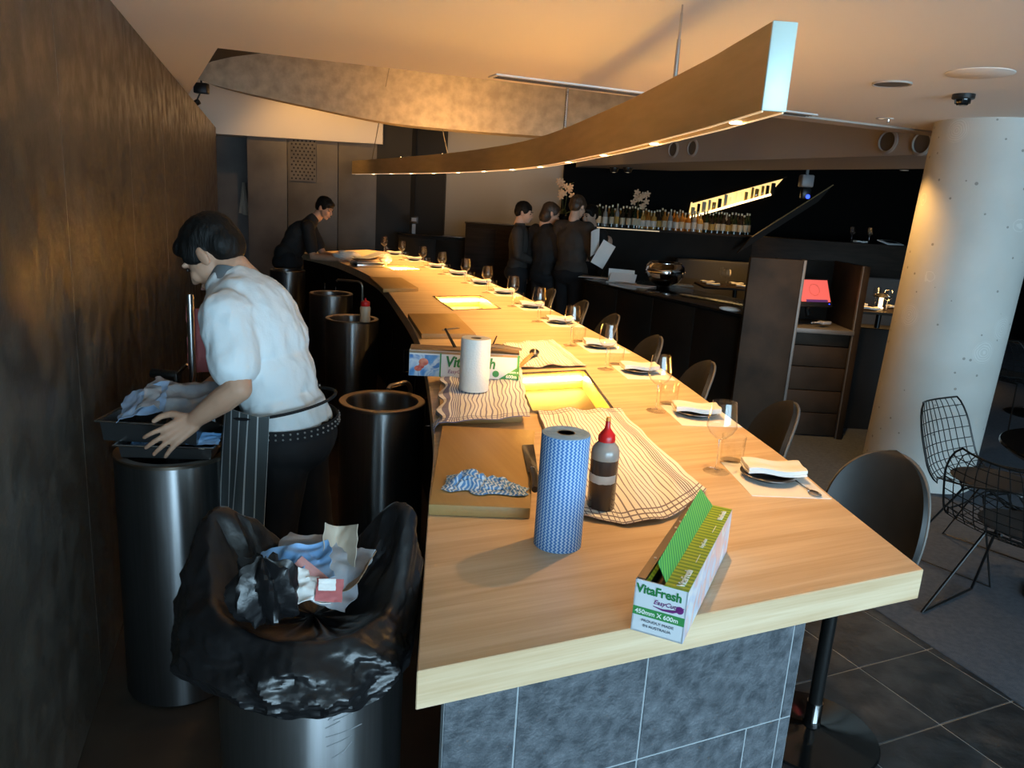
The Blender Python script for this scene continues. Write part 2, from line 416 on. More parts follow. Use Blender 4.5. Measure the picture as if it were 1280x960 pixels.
# left wall: iron sheets with hairline seams on a dark backing
B = WE; L = (B - A).length
wl = struct('wall_left', MB().prism([(A.x, A.y), (B.x, B.y), (B.x - WN.x * .3, B.y - WN.y * .3), (A.x - WN.x * .3, A.y - WN.y * .3)], -.01, HC + .002), 'iron_seam')
seams = [0.0]
for px in (165,):
    d = ray(px, 300); 
    t = (W0 - CAMP).dot(WN) / d.dot(WN); pt = CAMP + d * t; s1 = (pt - A).dot(WD)
q = s1
while q > 1.0: q -= 1.22
while q < L: seams.append(q); q += 1.22
seams.append(L)
for a, b in zip(seams[:-1], seams[1:]):
    if b - a < .02: continue
    c = A + WD * ((a + b) / 2) + WN * .006; c.z = HC / 2
    MB().box(c, (b - a - .004, .012, HC - .01), math.atan2(WD.y, WD.x)).build('wall_sheet', 'iron_wall', wl, loc=c)
# back wall on the left: iron cladding panels, white bulkhead above
YB = 12.0
zb = lambda px, py, Y=YB: ony(px, py, Y).z
bw = struct('wall_back', MB().box((-4.1, YB + 1.0, 1.6), (5.6, .2, 3.4)), 'iron_seam')
xs = [ony(p, 230, YB).x for p in (310, 360, 423, 477)]
zt = 2.62
for a, b in zip(xs[:-1], xs[1:]):
    c = V(((a + b) / 2, YB, zt / 2)); MB().box(c, (b - a - .012, .06, zt)).build('wall_sheet', 'iron_panel', bw, loc=c, bevel=.002)
c = V((ony(280, 230, 12.7).x, 12.7, zt / 2)); MB().box(c, (1.5, .06, zt)).build('wall_sheet', 'iron_panel', bw, loc=c)
struct('wall_back_return', MB().box((ony(494, 230, 12.1).x, 12.2, 1.5), (.52, .5, 3.3)), 'black_matt')
xg = ony(702, 250, 13.0).x
struct('wall_back_grey', MB().box(((xg - 2.2) / 2, 13.2, 1.6), (xg + 2.2, .2, 3.4)), 'grey_wall')
# white bulkhead over the panels
b0, b1 = ony(240, 164, YB - .1), ony(478, 181.5, YB - .1)
bk = MB(); zlo = (b0.z + b1.z) / 2
bk.box(((b0.x + b1.x) / 2 - .4, YB + .2, zlo + .5), (b1.x - b0.x + .8, .6, 1.0))
struct('bulkhead_white', bk, 'plaster_white')
# curved concrete beam behind the cut-out
YC = 9.0
low = [(225, 82), (250, 100), (290, 112), (375, 131), (480, 152.5), (580, 163), (693, 171), (795, 177)]
P = catmull([ony(x, y, YC) for x, y in low], 4)
top = [(225, 95), (250, 84), (264, 77), (290, 71), (330, 66)]
bm_ = MB(); n = len(P)
def ztop(x):
    T = [ony(a, b, YC) for a, b in top]
    if x > T[-1].x: return 3.4
    if x < T[0].x: return T[0].z
    for u, v in zip(T[:-1], T[1:]):
        if u.x <= x <= v.x: return u.z + (v.z - u.z) * (x - u.x) / (v.x - u.x)
vs = []
for p in P:
    zt_ = max(ztop(p.x), p.z + .01)
    vs += [(p.x, YC, p.z), (p.x, YC, zt_), (p.x, YC + .35, p.z), (p.x, YC + .35, zt_)]
fs = []
for i in range(n - 1):
    a, b = 4 * i, 4 * i + 4
    fs += [(a, b, b + 1, a + 1), (a + 2, a + 3, b + 3, b + 2), (a, a + 2, b + 2, b), (a + 1, b + 1, b + 3, a + 3)]
fs += [(0, 1, 3, 2), (4 * n - 4, 4 * n - 2, 4 * n - 1, 4 * n - 3)]
bm_.add(vs, fs); struct('concrete_beam', bm_, 'concrete_beam')
# right-hand bulkhead over the bar with round duct mouths
ZB = 2.28
bA, bB, bC, bD, bE = [onz(*p, ZB) for p in ((1166, 193), (840, 203), (727, 207.5), (1160, 211), (840, 213.5))]
bX = bA + (bA - bB).normalized() * 3.0; bY = bD + (bD - bE).normalized() * 3
tip = onz(720, 209, ZB)
bh = MB(); pts = [(q.x, q.y) for q in (bX, bA, bB, bC, tip, bE, bD, bY)]
bh.prism(pts, ZB, 3.36); bo = struct('bulkhead_bar', bh, 'plaster_grey')
fd = (bA - bB).normalized(); fn = V((fd.y, -fd.x, 0))
if fn.y > 0: fn = -fn
for px, py in ((842, 187), (866, 185), (1110, 177), (1153, 179)):
    d = ray(px, py); t = (bA - CAMP).dot(fn) / d.dot(fn); c = CAMP + d * t
    R = fn.to_track_quat('Z', 'Y').to_matrix(); r = .085
    ring = MB().lathe([(r + .02, -.02), (r + .02, .012), (r, .02), (r - .006, .012), (r - .006, -.02)], c, 28, R, closed=True)
    ro = ring.build('duct_ring', 'plaster_grey', bo)
    MB().lathe([(0, .001), (r - .004, .001), (r - .004, .004), (0, .004)], c, 24, R).build('duct_mouth', 'slab_dark', bo)
# outer shell
struct('wall_right', MB().box((9.6, 5, 1.65), (.2, 22, 3.4)), 'dark_cabinet')
struct('wall_back_black', MB().box(((xg + 9.7) / 2, 13.0, 1.6), (9.7 - xg, .2, 3.4)), 'black_wall')
struct('wall_front', MB().box((-1.4, -3.7, 1.2), (3.0, .2, 2.5)).box((5, -3.7, 2.42), (10, .2, .2)).box((8.6, -3.7, 1.2), (2, .2, 2.5)), 'dark_cabinet')
struct('wall_void', MB().box((2, 3.2, 2.9), (16, .1, 1.0)), 'slab_dark')
struct('wall_far_left', MB().box((-5.9, 8, 1.65), (.2, 12, 3.4)), 'slab_dark')
# column
cb, ct_ = onz(1150, 617, 0), None
CC = V((2.84, 5.08, 0)); CR = .345; CL = V((.085, 0, 0))        # the shaft is slightly raked
cm = MB(); n_ = 96; hs = [HC * k / 12 for k in range(13)]
cm.grid(n_, 12, lambda u, v: CC + CL * v + V((CR * math.cos(6.28318531 * u), CR * math.sin(6.28318531 * u), HC * v)))
struct('column', cm, 'concrete_column')
# tiled strip of floor beside the bar
bed = MB(); tl = .355; tw = .385
o0 = onz(1073.8, 834.6, 0)
bedc = o0
struct('floor_tile_bed', bed.box(V((o0.x, o0.y, -0.006)) + EDGE * .05 + NOUT * .3, (2.2, 4.2, .008), EANG), 'grout')
fl = bpy.data.objects['floor_tile_bed']
tm = None; tl_n = 0
for i in range(-2, 3):
    for j in range(-5, 6):
        c = o0 + EDGE * ((i + .5) * tw) + NOUT * ((j + .5) * tl)
        c.z = 0
        if tm is None:
            t = MB().box((0, 0, 0), (tw - .007, tl - .007, .008), 0).build('floor_tile', 'tile_floor', bevel=.001, seg=1); tm = t.data
        else:
            t = bpy.data.objects.new('floor_tile', tm); COL.objects.link(t)
        t.location = c - V((0, 0, .003)); t.rotation_euler = (0, 0, EANG); t.parent = fl
# carpet
cpts = [V((x, y, 0)) for x, y in ((1.30, 5.2), (1.47, 4.2), (1.60, 3.5), (1.70, 3.166), (1.82, 2.85), (1.957, 2.486), (2.10, 1.9), (2.2, -3.0))]
cp = catmull(cpts, 5)
struct('floor_carpet', MB().prism([(p.x, p.y) for p in cp] + [(9.4, -3.0), (9.4, 12.5), (0.2, 12.5), (0.9, 7.5)], -.002, .006), 'carpet')

# ================================================================== the bar counter
OUT = catmull([V((x, y, 0)) for x, y in ((NR.x, NR.y), (.953, 2.05), (.930, 2.40), (.885, 2.765), (.768, 3.676), (.635, 4.303), (.504, 4.80), (.317, 5.535),
      (.048, 6.427), (-.191, 7.13), (-.443, 7.817), (-.762, 8.528), (-1.072, 9.187), (-1.40, 9.85), (-1.72, 10.35))], 6)
INN = catmull([V((x, y, 0)) for x, y in ((NL.x, NL.y), (-.192, 1.804), (-.268, 2.576), (-.507, 4.035), (-.816, 5.312), (-1.294, 6.961), (-1.894, 8.306), (-2.30, 8.95), (-2.72, 9.45))], 8)
bar = thing('bar_counter', (NL.x, NL.y, 0), 'long curved bar counter with thick pale timber top and grey tiled end', 'bar counter', local=False)
top_mb = MB(); top_mb.prism([(p.x, p.y) for p in OUT] + [(-2.1, 10.6)] + [(p.x, p.y) for p in INN[::-1]], CB, CT)
bt = top_mb.build('counter_top', 'larch', smooth=False)
WELLS = [[V((.015, 3.446, 0)), V((.345, 3.61, 0)), V((.405, 2.90, 0)), V((.080, 2.80, 0))],
         [V((-.663, 6.034, 0)), V((-.308, 6.27, 0)), V((-.123, 5.589, 0)), V((-.45, 5.357, 0))],
         [V((-1.50, 8.36, 0)), V((-1.25, 8.56, 0)), V((-1.05, 8.18, 0)), V((-1.28, 7.97, 0))]]
cut = MB()
for q in WELLS: cut.prism([(p.x, p.y) for p in q], CB - .1, CT + .1)
co = cut.build('cutter', 'larch', smooth=False)
md = bt.modifiers.new('b', 'BOOLEAN'); md.object = co; md.solver = 'EXACT'; md.operation = 'DIFFERENCE'
dg = bpy.context.evaluated_depsgraph_get(); dg.update()
me = bpy.data.meshes.new_from_object(bt.evaluated_get(dg)); bt.modifiers.clear(); bt.data = me; bpy.data.objects.remove(co)
bb = bmesh.new(); bb.from_mesh(me)
es = [e for e in bb.edges if len(e.link_faces) == 2 and e.calc_face_angle(0) > math.radians(60)]
bmesh.ops.bevel(bb, geom=es, offset=.002, segments=1, affect='EDGES'); bb.to_mesh(me); bb.free()
bt.parent = bar; bt.location = -bar.location
# carcass under the top
def inset(pts, d, side):
    out = []
    for i, p in enumerate(pts):
        t = (pts[min(i + 1, len(pts) - 1)] - pts[max(i - 1, 0)]).normalized(); out.append(p + V((-t.y, t.x, 0)) * d * side)
    return out
so = NOUT * -.13
bo_ = inset(OUT, .30, 1); bi_ = inset(INN, .07, -1)
f0 = NL + so; 
def onplane(px, py, pt, nn):
    d = ray(px, py); return CAMP + d * ((pt - CAMP).dot(nn) / d.dot(nn))
sL = (onplane(551, 884, f0, NOUT) - f0).dot(EDGE); sR = (onplane(1001, 781, f0, NOUT) - f0).dot(EDGE)
fl_, fr_ = f0 + EDGE * sL, f0 + EDGE * sR
i0 = [p for p in bi_ if p.y > fl_.y + .1]; o0_ = [p for p in bo_ if p.y > fr_.y + .1]
cc = MB(); cc.prism([(p.x, p.y) for p in [fr_] + o0_ + [V((-2.05, 10.3, 0))] + i0[::-1] + [fl_]], 0.0, CB - .001)
cc.build('counter_base', 'dark_cabinet', bar, smooth=False)
# tiles on the near end, each one a piece
def ctile(s0, s1, z0, z1):
    g = .004; c = f0 + EDGE * ((s0 + s1) / 2) + NOUT * .008; c.z = (z0 + z1) / 2
    MB().box(c, (s1 - s0 - g, .016, z1 - z0 - g), EANG).build('wall_tile', 'tile_blue', bar, loc=c, bevel=.0015, seg=1)
sj = lambda x, y: (onplane(x, y, f0, NOUT) - f0).dot(EDGE)
zj = (onplane(795, 943, f0, NOUT).z + onplane(928, 906, f0, NOUT).z) / 2
j1, j2 = sj(643, 870), sj(804, 835)
se = sR - .035
row1 = [sL, j1, j2, se, sR]
j3, j4 = sj(928, 906), sj(968, 898)
row2 = [sL, sj(640, 940) , j2, j3, se, sR]
h = CB - zj
z = CB
k = 0
while z > 0.02:
    z0 = max(z - h, 0)
    rr = row1 if k % 2 == 0 else row2
    for a, b in zip(rr[:-1], rr[1:]): ctile(a, b, z0, z)
    z = z0; k += 1
gp = MB(); c = f0 + EDGE * ((sL + sR) / 2) + NOUT * .007; c.z = CB / 2
gp.box(c, (sR - sL - .002, .0145, CB - .002), EANG).build('tile_backing', 'grout_blue', bar, smooth=False)
# door pulls and gaps on the staff side
for k in range(5, 14):
    p = bi_[min(4 + k * 4, len(bi_) - 2)]; t = (bi_[min(5 + k * 4, len(bi_) - 1)] - p).normalized(); nn = V((-t.y, t.x, 0))
    MB().tube([p + nn * .0 + V((0, 0, .62)), p + nn * .03 + V((0, 0, .62)), p + nn * .03 + V((0, 0, .46)), p + nn * .0 + V((0, 0, .46))], .006, 6).build('door_pull', 'steel', bar)
# light wells: steel liners set in the top
for qi, q in enumerate(WELLS):
    ctr = sum(q, V()) / 4
    wt = thing('light_well', (ctr.x, ctr.y, CT), ['steel recessed well glowing yellow between striped tea towels', 'steel recessed well glowing beyond the second chopping board', 'small steel recessed well beside the far chopping board'][qi], 'recessed well', 'lit wells in the bar top', local=False)
    def sc(f): return [ctr + (p - ctr) * f for p in q]
    a, b = sc(1.0), sc(.96); dz = CT - .17
    lm = MB(); n4 = 4
    for i in range(4):
        j = (i + 1) % 4
        for (u, v, zz0, zz1) in ((b[i], b[j], dz, CT - .002),):
            lm.add([V((u.x, u.y, zz0)), V((v.x, v.y, zz0)), V((v.x, v.y, zz1)), V((u.x, u.y, zz1))], [(0, 1, 2, 3)])
    lm.add([V((p.x, p.y, dz)) for p in b], [(0, 1, 2, 3)])
    lm.build('liner', 'well_steel', wt, smooth=False)
    fm = MB(); e = sc(1.045)
    for i in range(4):
        j = (i + 1) % 4
        lo = CT + .0005; hi = CT + .004
        fm.hexa([V((x.x, x.y, lo)) for x in (b[i], b[j], e[j], e[i])] + [V((x.x, x.y, hi)) for x in (b[i], b[j], e[j], e[i])])
    fm.build('flange', 'steel', wt, smooth=False)
    # LED strips under two lips
    for i in (0, 2):
        u, v = sc(.93)[i], sc(.93)[(i + 1) % 4]
        MB().tube([V((u.x, u.y, CT - .03)), V((v.x, v.y, CT - .03))], .006, 6).build('led_strip', 'well_led', wt)
# ================================================================== the hanging brass light
PZ, PH, PT = 1.93, .185, .055
LB = catmull([onz(x, y, PZ) for x, y in ((951, 138), (905, 152), (860, 165), (757, 191), (673, 207.5), (613, 213), (540, 216), (440, 217.5))], 6)
tn = []
for i in range(len(LB)):
    t = LB[min(i + 1, len(LB) - 1)] - LB[max(i - 1, 0)]; t.z = 0; tn.append(t.normalized())
RB = [p + V((t.y, -t.x, 0)) * PT for p, t in zip(LB, tn)]
PC = [(a + b) / 2 for a, b in zip(LB, RB)]
pend = thing('pendant_light', PC[0], 'long curved brass beam light hanging over the bar counter', 'pendant light', local=False)
pb = MB(); vs = []; fs = []
for a, b in zip(LB, RB):
    vs += [a, b, b + V((0, 0, PH)), a + V((0, 0, PH))]
k = len(LB)
for i in range(k - 1):
    for j in range(4): fs.append((4 * i + j, 4 * i + (j + 1) % 4, 4 * i + 4 + (j + 1) % 4, 4 * i + 4 + j))
fs += [(0, 1, 2, 3), (4 * k - 4, 4 * k - 1, 4 * k - 2, 4 * k - 3)]
pb.add(vs, fs).build('beam', 'brass', pend, ang=50)
# end cap: brass plate with rounded corners, window reflection put into its pale colour
t0 = tn[0]; nrm0 = V((t0.y, -t0.x, 0)); ec = (LB[0] + RB[0]) / 2 + V((0, 0, PH / 2)) - t0 * .004
Rm = Matrix((nrm0, t0, V((0, 0, 1)))).transposed()
MB().box(ec, (PT + .002, .008, PH + .002), M3=Rm).build('end_cap', 'brass_cap', pend, bevel=.003)
# two edge lips along the underside, reflected light put in as faint glow
for off in (.004, PT - .004):
    MB().tube([a + (b - a) * (off / PT) + V((0, 0, -.002)) for a, b in zip(LB, RB)], .0022, 5).build('edge_lip', 'faint_glow', pend)
# lamps in the underside
dist = 0.0; nxt = .30; prev = PC[0]; LAMPS = []
for p, t in zip(PC, tn):
    dist += (p - prev).length; prev = p
    if dist >= nxt:
        LAMPS.append((p, t)); nxt += .80
def along(s):
    d = 0
    for i in range(len(PC) - 1):
        l = (PC[i + 1] - PC[i]).length
        if d + l >= s: return PC[i].lerp(PC[i + 1], (s - d) / l), tn[i]
        d += l
    return PC[-1], tn[-1]
TOT = sum((PC[i + 1] - PC[i]).length for i in range(len(PC) - 1))
s = .25
while s < TOT - .8:
    p, t = along(s)
    MB().lathe([(0, -.004), (.016, -.004), (.016, .002), (0, .002)], p, 16).build('lamp_lens', 'led', pend)
    light('pendant_lamp', 'SPOT', p + V((0, 0, -.012)), SPOT_W * (.42 if s < .5 else .66 if s < 1.2 else 1.0), WARM, p - V((0, 0, 1)), spot_size=math.radians(104), spot_blend=.95, shadow_soft_size=.018)
    s += .82
# added uplights on the brass beam, to brighten the void and concrete beam
for s_ in (4.9, 6.5, 8.0):
    p, t = along(s_)
    MB().lathe([(0, PH - .001), (.016, PH - .001), (.016, PH + .003), (0, PH + .003)], p, 16).build('fill_uplight_lens', 'led', pend)
    light('fill_uplight', 'SPOT', p + V((0, 0, PH + .012)), UP_W, WARM, p + V((-.3, 2.0, 1.5)), spot_size=math.radians(125), spot_blend=.9, shadow_soft_size=.03)
# suspension rods
def rod(name, x, y, zt, r, par, lab=None):
    pass
def hang(px, py, r, ctop=HC, lean=(0, 0)):
    # nearest place on the beam below the sighted point
    best = min(range(len(PC)), key=lambda i: abs((lambda v: 640 + FPX * v.dot(RGT) / v.dot(FWD))(PC[i] + V((0, 0, PH)) - CAMP) - px))
    p = PC[best] + V((0, 0, PH))
    return p, p + V((lean[0], lean[1], ctop - p.z))
for px, py, r, ln in ((700, 162, .004, (0, 0)), (707, 159, .008, (0, 0)), (838, 98, .003, (0, 0))):
    a, b = hang(px, py, r); MB().tube([a - V((0, 0, .01)), b], r, 8).build('suspension_rod', 'steel', pend)
    MB().lathe([(.012, 0), (.012, .006), (r, .02)], a, 12).build('rod_socket', 'steel', pend)
a, b = hang(838, 98, .003)
MB().tube([a, a + V((0, 0, .13))], [.008, .007], 10).build('rod_tensioner', 'steel', pend)
MB().tube([a + V((0, 0, .13)), a + V((0, 0, .21))], .0045, 8).build('rod_tensioner', 'steel', pend)
a, _ = hang(471, 192, .003); b = ony(490, 66, 8.4); MB().tube([a, b, a.lerp(b, (3.34 - a.z) / (b.z - a.z))], .005, 6).build('suspension_cable', 'steel', pend)
a, _ = hang(557, 192, .003); MB().tube([a, ony(553, 161, 9.12)], .005, 6).build('suspension_cable', 'steel', pend)
# ------------------------------------------------------------------ things on the ceiling
a0, a1 = onz(612, 97, HC), onz(805, 121, HC)
dv = (a1 - a0); ln = dv.length + 1.2; dv.normalize(); c = a0 + dv * (ln / 2 - .02) + V((dv.y, -dv.x, 0)) * .10
vt = thing('air_slot', (c.x, c.y, HC), 'long white linear air slot set in the ceiling edge', 'air vent', rz=math.atan2(dv.y, dv.x))
MB().box((0, 0, -.004), (ln, .13, .008)).build('slot_frame', 'white_plastic', vt)
for yy in (-.03, .0, .03): MB().box((0, yy, -.009), (ln - .04, .014, .004)).build('slot_blade', 'slab_dark', vt)
p = onz(1115, 104, HC); t = thing('ceiling_speaker', p, 'dark round flush speaker grille in the ceiling', 'speaker')
MB().lathe([(0, -.006), (.078, -.006), (.085, 0), (0, 0)], n=36).build('grille', 'slab_dark', t)
MB().lathe([(.080, -.008), (.088, -.008), (.088, 0), (.080, 0)], n=36, closed=True).build('grille_ring', 'plaster_grey', t)
p = onz(1225, 91, HC); t = thing('ceiling_disc', p, 'large pale round access disc on the ceiling near the column', 'ceiling disc')
MB().lathe([(0, -.005), (.125, -.005), (.132, -.002), (.132, 0), (0, 0)], n=44).build('disc', 'plaster', t)
p = onz(1205, 118, HC); t = thing('smoke_detector', p, 'small black ceiling sensor with a tapered head', 'detector')
MB().lathe([(0, 0), (.052, 0), (.052, -.020), (.046, -.024), (0, -.024)], n=28).build('sensor_base', 'black_plastic', t)
MB().lathe([(0, -.024), (.036, -.024), (.034, -.040), (.024, -.052), (0, -.052)], n=28).build('sensor_head', 'black_gloss', t)
for k in range(6):
    a = k * math.pi / 3; MB().box((.036 * math.cos(a), .036 * math.sin(a), -.034), (.008, .005, .018), a).build('sensor_rib', 'black_plastic', t)
p = onz(1111, 148, HC); t = thing('sprinkler', p, 'tiny chrome fire sprinkler in the ceiling', 'sprinkler')
MB().lathe([(0, 0), (.03, 0), (.028, -.005), (0, -.006)], n=20).build('escutcheon', 'plaster', t)
MB().lathe([(0, -.006), (.006, -.006), (.004, -.02), (.012, -.022), (.012, -.024), (0, -.024)], n=12).build('head', 'chrome', t)
# track spot on the wall end
p = ony(252, 117, WE.y + .1); t = thing('track_spotlight', p, 'small dark track spotlight at the top of the iron wall', 'spotlight')
MB().box((0, 0, .06), (.16, .10, .12)).build('bracket', 'black_plastic', t, bevel=.01)
MB().tube([(-.02, 0, 0), (-.06, 0, -.08)], .01, 8).build('stem', 'black_plastic', t)
MB().tube([(0, 0, .1), (0, 0, 3.34 - p.z)], .012, 8).build('ceiling_stem', 'black_plastic', t)
MB().lathe([(0, 0), (.035, 0), (.035, .10), (0, .10)], (-.12, 0, -.14), 16, V((1, 0, .6)).to_track_quat('Z', 'Y').to_matrix()).build('lamp_head', 'black_plastic', t)
MB().lathe([(0, 0), (.028, 0), (.028, .004), (0, .004)], (-.124, 0, -.1425), 16, V((1, 0, .6)).to_track_quat('Z', 'Y').to_matrix()).build('lamp_lens', 'led', t)
# ================================================================== things on the bar
pm('napkin', (0.78, 0.77, 0.74), 0.9, bump=0.05, bscale=200)
pm('paper', (0.82, 0.81, 0.79), 0.8)
pm('plate_dark', (0.035, 0.035, 0.038), 0.35)
def towelmat(name, ground, line, n, band, vcheck=True, width=.26):
    m, nt, b = _nt(name); u, v, _ = uvxy(nt); L = nt.links.new
    ln = math_node(nt, 'LESS_THAN', math_node(nt, 'FRACT', math_node(nt, 'MULTIPLY', u, float(n))), width)
    # a denser band of lines
    lb = math_node(nt, 'LESS_THAN', math_node(nt, 'FRACT', math_node(nt, 'MULTIPLY', u, float(n * 2.0))), .55)
    inb = math_node(nt, 'MULTIPLY', math_node(nt, 'GREATER_THAN', u, band[0]), math_node(nt, 'LESS_THAN', u, band[1]))
    f = math_node(nt, 'MAXIMUM', ln, math_node(nt, 'MULTIPLY', lb, inb))
    if vcheck:
        ck = math_node(nt, 'LESS_THAN', math_node(nt, 'FRACT', math_node(nt, 'MULTIPLY', v, float(n) * 1.6)), .28)
        ed = math_node(nt, 'GREATER_THAN', math_node(nt, 'ABSOLUTE', math_node(nt, 'SUBTRACT', v, .5)), .435)
        f = math_node(nt, 'MAXIMUM', f, math_node(nt, 'MULTIPLY', ck, ed))
    L(mixc(nt, math_node(nt, 'MULTIPLY', f, .85), ground, line), b.inputs['Base Color'])
    b.inputs['Roughness'].default_value = .9
    return m
towelmat('towel_mauve', (0.84, 0.83, 0.80), (0.09, 0.06, 0.10), 24, (.82, .92), width=.20)
towelmat('towel_blue', (0.80, 0.80, 0.80), (0.12, 0.12, 0.26), 22, (.03, .28))
def zigzag(name, c1, c2, nu, nv, amp, coord='UV'):
    m, nt, b = _nt(name); L = nt.links.new
    tc = nt.nodes.new('ShaderNodeTexCoord'); sp = nt.nodes.new('ShaderNodeSeparateXYZ'); L(tc.outputs[coord], sp.inputs[0])
    tri = math_node(nt, 'PINGPONG', math_node(nt, 'MULTIPLY', sp.outputs[1], float(nv)), .5)
    s_ = math_node(nt, 'FRACT', math_node(nt, 'ADD', math_node(nt, 'MULTIPLY', sp.outputs[0], float(nu)), math_node(nt, 'MULTIPLY', tri, amp)))
    f = math_node(nt, 'LESS_THAN', s_, .55)
    L(mixc(nt, f, c1, c2), b.inputs['Base Color']); b.inputs['Roughness'].default_value = .75
    return m
zigzag('wipe_roll', (0.40, 0.55, 0.72), (0.040, 0.16, 0.45), 36, 34, .95)
zigzag('wipe_loose', (0.55, 0.66, 0.75), (0.09, 0.25, 0.52), 90, 60, 1.3, 'Object')
pm('wipe_edge', (0.36, 0.50, 0.62), 0.9, c2=(.27, .41, .56), scale=60)
pm('cardboard', (0.28, 0.19, 0.11), 0.8)
pm('towel_paper', (0.74, 0.76, 0.73), 0.95, bump=.2, bscale=150)
# ---- place settings, twelve along the guest side
GL = [(895, 590), (820, 514), (757, 462), (713, 432), (672, 402), (640, 383), (608, 366), (581, 354), (552, 343), (528, 334), (502, 325), (480, 318)]
def out_frame(p):
    i = min(range(len(OUT)), key=lambda k: (OUT[k] - p).length)
    t = (OUT[min(i + 1, len(OUT) - 1)] - OUT[max(i - 1, 0)]).normalized(); return V((t.y, -t.x, 0)), t
def wine_glass():
    g = thing('wine_glass', (0, 0, 0), 'empty stemmed wine glass at a place setting on the bar', 'wine glass', 'wine glasses along the bar')
    MB().lathe([(0, .001), (.040, .001), (.0405, .003), (.020, .006), (.006, .010), (0, .010)], n=28).build('foot', 'glass', g)
    MB().lathe([(.0055, .009), (.0036, .03), (.0034, .09), (.005, .106)], n=12).build('stem', 'glass_solid', g)
    MB().lathe([(.004, .105), (.018, .112), (.036, .128), (.0455, .146), (.046, .150), (.044, .168), (.0365, .226), (.0355, .226), (.0430, .168), (.0448, .150), (.0445, .147), (.035, .130), (.017, .114), (.0, .109)], n=36).build('bowl', 'glass', g, ang=25)
    return g
def tumbler():
    g = thing('water_glass', (0, 0, 0), 'low clear water tumbler beside a wine glass on the bar', 'water glass', 'water tumblers along the bar')
    MB().lathe([(0, .001), (.032, .001), (.036, .006), (.0385, .095), (.0372, .095), (.0345, .012), (0, .012)], n=32).build('cup', 'glass', g, ang=25)
    MB().lathe([(0, .0125), (.033, .0125), (.033, .014), (0, .014)], n=24).build('thick_bottom', 'glass', g)
    return g
def napkin():
    g = thing('napkin', (0, 0, 0), 'folded white napkin laid on a dark plate at the bar', 'napkin', 'folded napkins along the bar')
    def layer(z, s, ph):
        def f(u, v):
            x = (u - .5) * .175 * s; y = (v - .5) * .10 * s
            return V((x, y, z + .004 * math.sin(u * 7 + ph) + .003 * math.cos(v * 6 + ph) - .006 * (2 * abs(v - .5)) ** 4 * (z / .018)))
        return MB().grid(14, 8, f)
    layer(0, 1.0, 0).build('bottom_fold', 'napkin', g, solid=.006)
    layer(.008, .97, .2).build('middle_fold', 'napkin', g, solid=.006)
    layer(.017, 1.0, .35).build('top_fold', 'napkin', g, solid=.010)
    return g
def plate():
    g = thing('plate', (0, 0, 0), 'small dark shallow plate under a folded napkin on the bar', 'plate', 'dark plates along the bar')
    MB().lathe([(0, 0), (.045, 0), (.05, .003), (.078, .016), (.082, .018), (.080, .0205), (.05, .008), (0, .007)], n=40).build('dish', 'plate_dark', g)
    MB().lathe([(.0805, .0172), (.0835, .0172), (.0835, .0195), (.0805, .0205)], n=40, closed=True).build('rim', 'steel_dark', g)
    return g
def mat_():
    g = MB().box((0, 0, .0008), (.235, .285, .0016)).build('placemat', 'paper'); return tag(g, 'white paper placemat on the bar with only a plate on it', 'placemat', 'paper placemats along the bar')
ORD = ['first', 'second', 'third', 'fourth', 'fifth', 'sixth', 'seventh', 'eighth', 'ninth', 'tenth', 'eleventh', 'twelfth']
for i, (x, y) in enumerate(GL):
    p = onz(x, y, CT); a, t = out_frame(p); rz = math.atan2(a.y, a.x)
    q = lambda da, dt, z: V((p.x, p.y, 0)) + a * da + t * dt + V((0, 0, z))
    # keep the setting a hand off the edge
    dd = min((OUT[k] - V((p.x, p.y, 0))).length for k in range(len(OUT))); k_ = min(1.0, dd / .31)
    if i == 0:
        pg, pt, pn, pp, pmt = wine_glass(), tumbler(), napkin(), plate(), mat_()
        objs = [pg, pt, pn, pp, pmt]
    else:
        objs = [dup(o, (0, 0, 0)) for o in (pg, pt, pn, pp)]; m2 = pmt.copy(); COL.objects.link(m2); objs.append(m2)
    spots = [q(0, 0, CT), q(.075, .085, CT), q(.155 * k_, -.045, CT + .028), q(.155 * k_, -.045, CT + .0018), q(.172 * k_, -.05, CT + .0001)]
    rr = [0, 0, math.pi / 2 * 0 + rz - .05 + random.uniform(-.08, .08), 0, rz]
    if i == 0: spots[2] = q(.165, -.03, CT + .028)
    for o, s_, r_ in zip(objs, spots, rr): o.location = s_; o.rotation_euler = (0, 0, r_)
    for o, lb in zip(objs, ('empty stemmed wine glass, %s from the corner end of the bar', 'clear low water tumbler, %s from the corner end of the bar', 'folded white napkin on a plate, %s from the corner end of the bar', 'dark shallow plate under a napkin, %s from the corner end of the bar', 'white paper placemat, %s from the corner end of the bar')): o['label'] = lb % ORD[i]
    if i == 0:
        pmt['label'] = 'white paper placemat with a spoon, at the corner end of the bar'
        first_mat = pmt
sp = thing('spoon', onz(1005, 610, CT + .002), 'steel spoon lying on the placemat at the corner end of the bar', 'spoon', rz=-1.35)
MB().tube([(-.10, 0, .004), (-.03, 0, .006), (.03, 0, .004)], [.004, .003, .0028], 8).build('handle', 'chrome', sp)
MB().ell((.052, 0, .005), (.026, .017, .004)).build('bowl', 'chrome', sp)

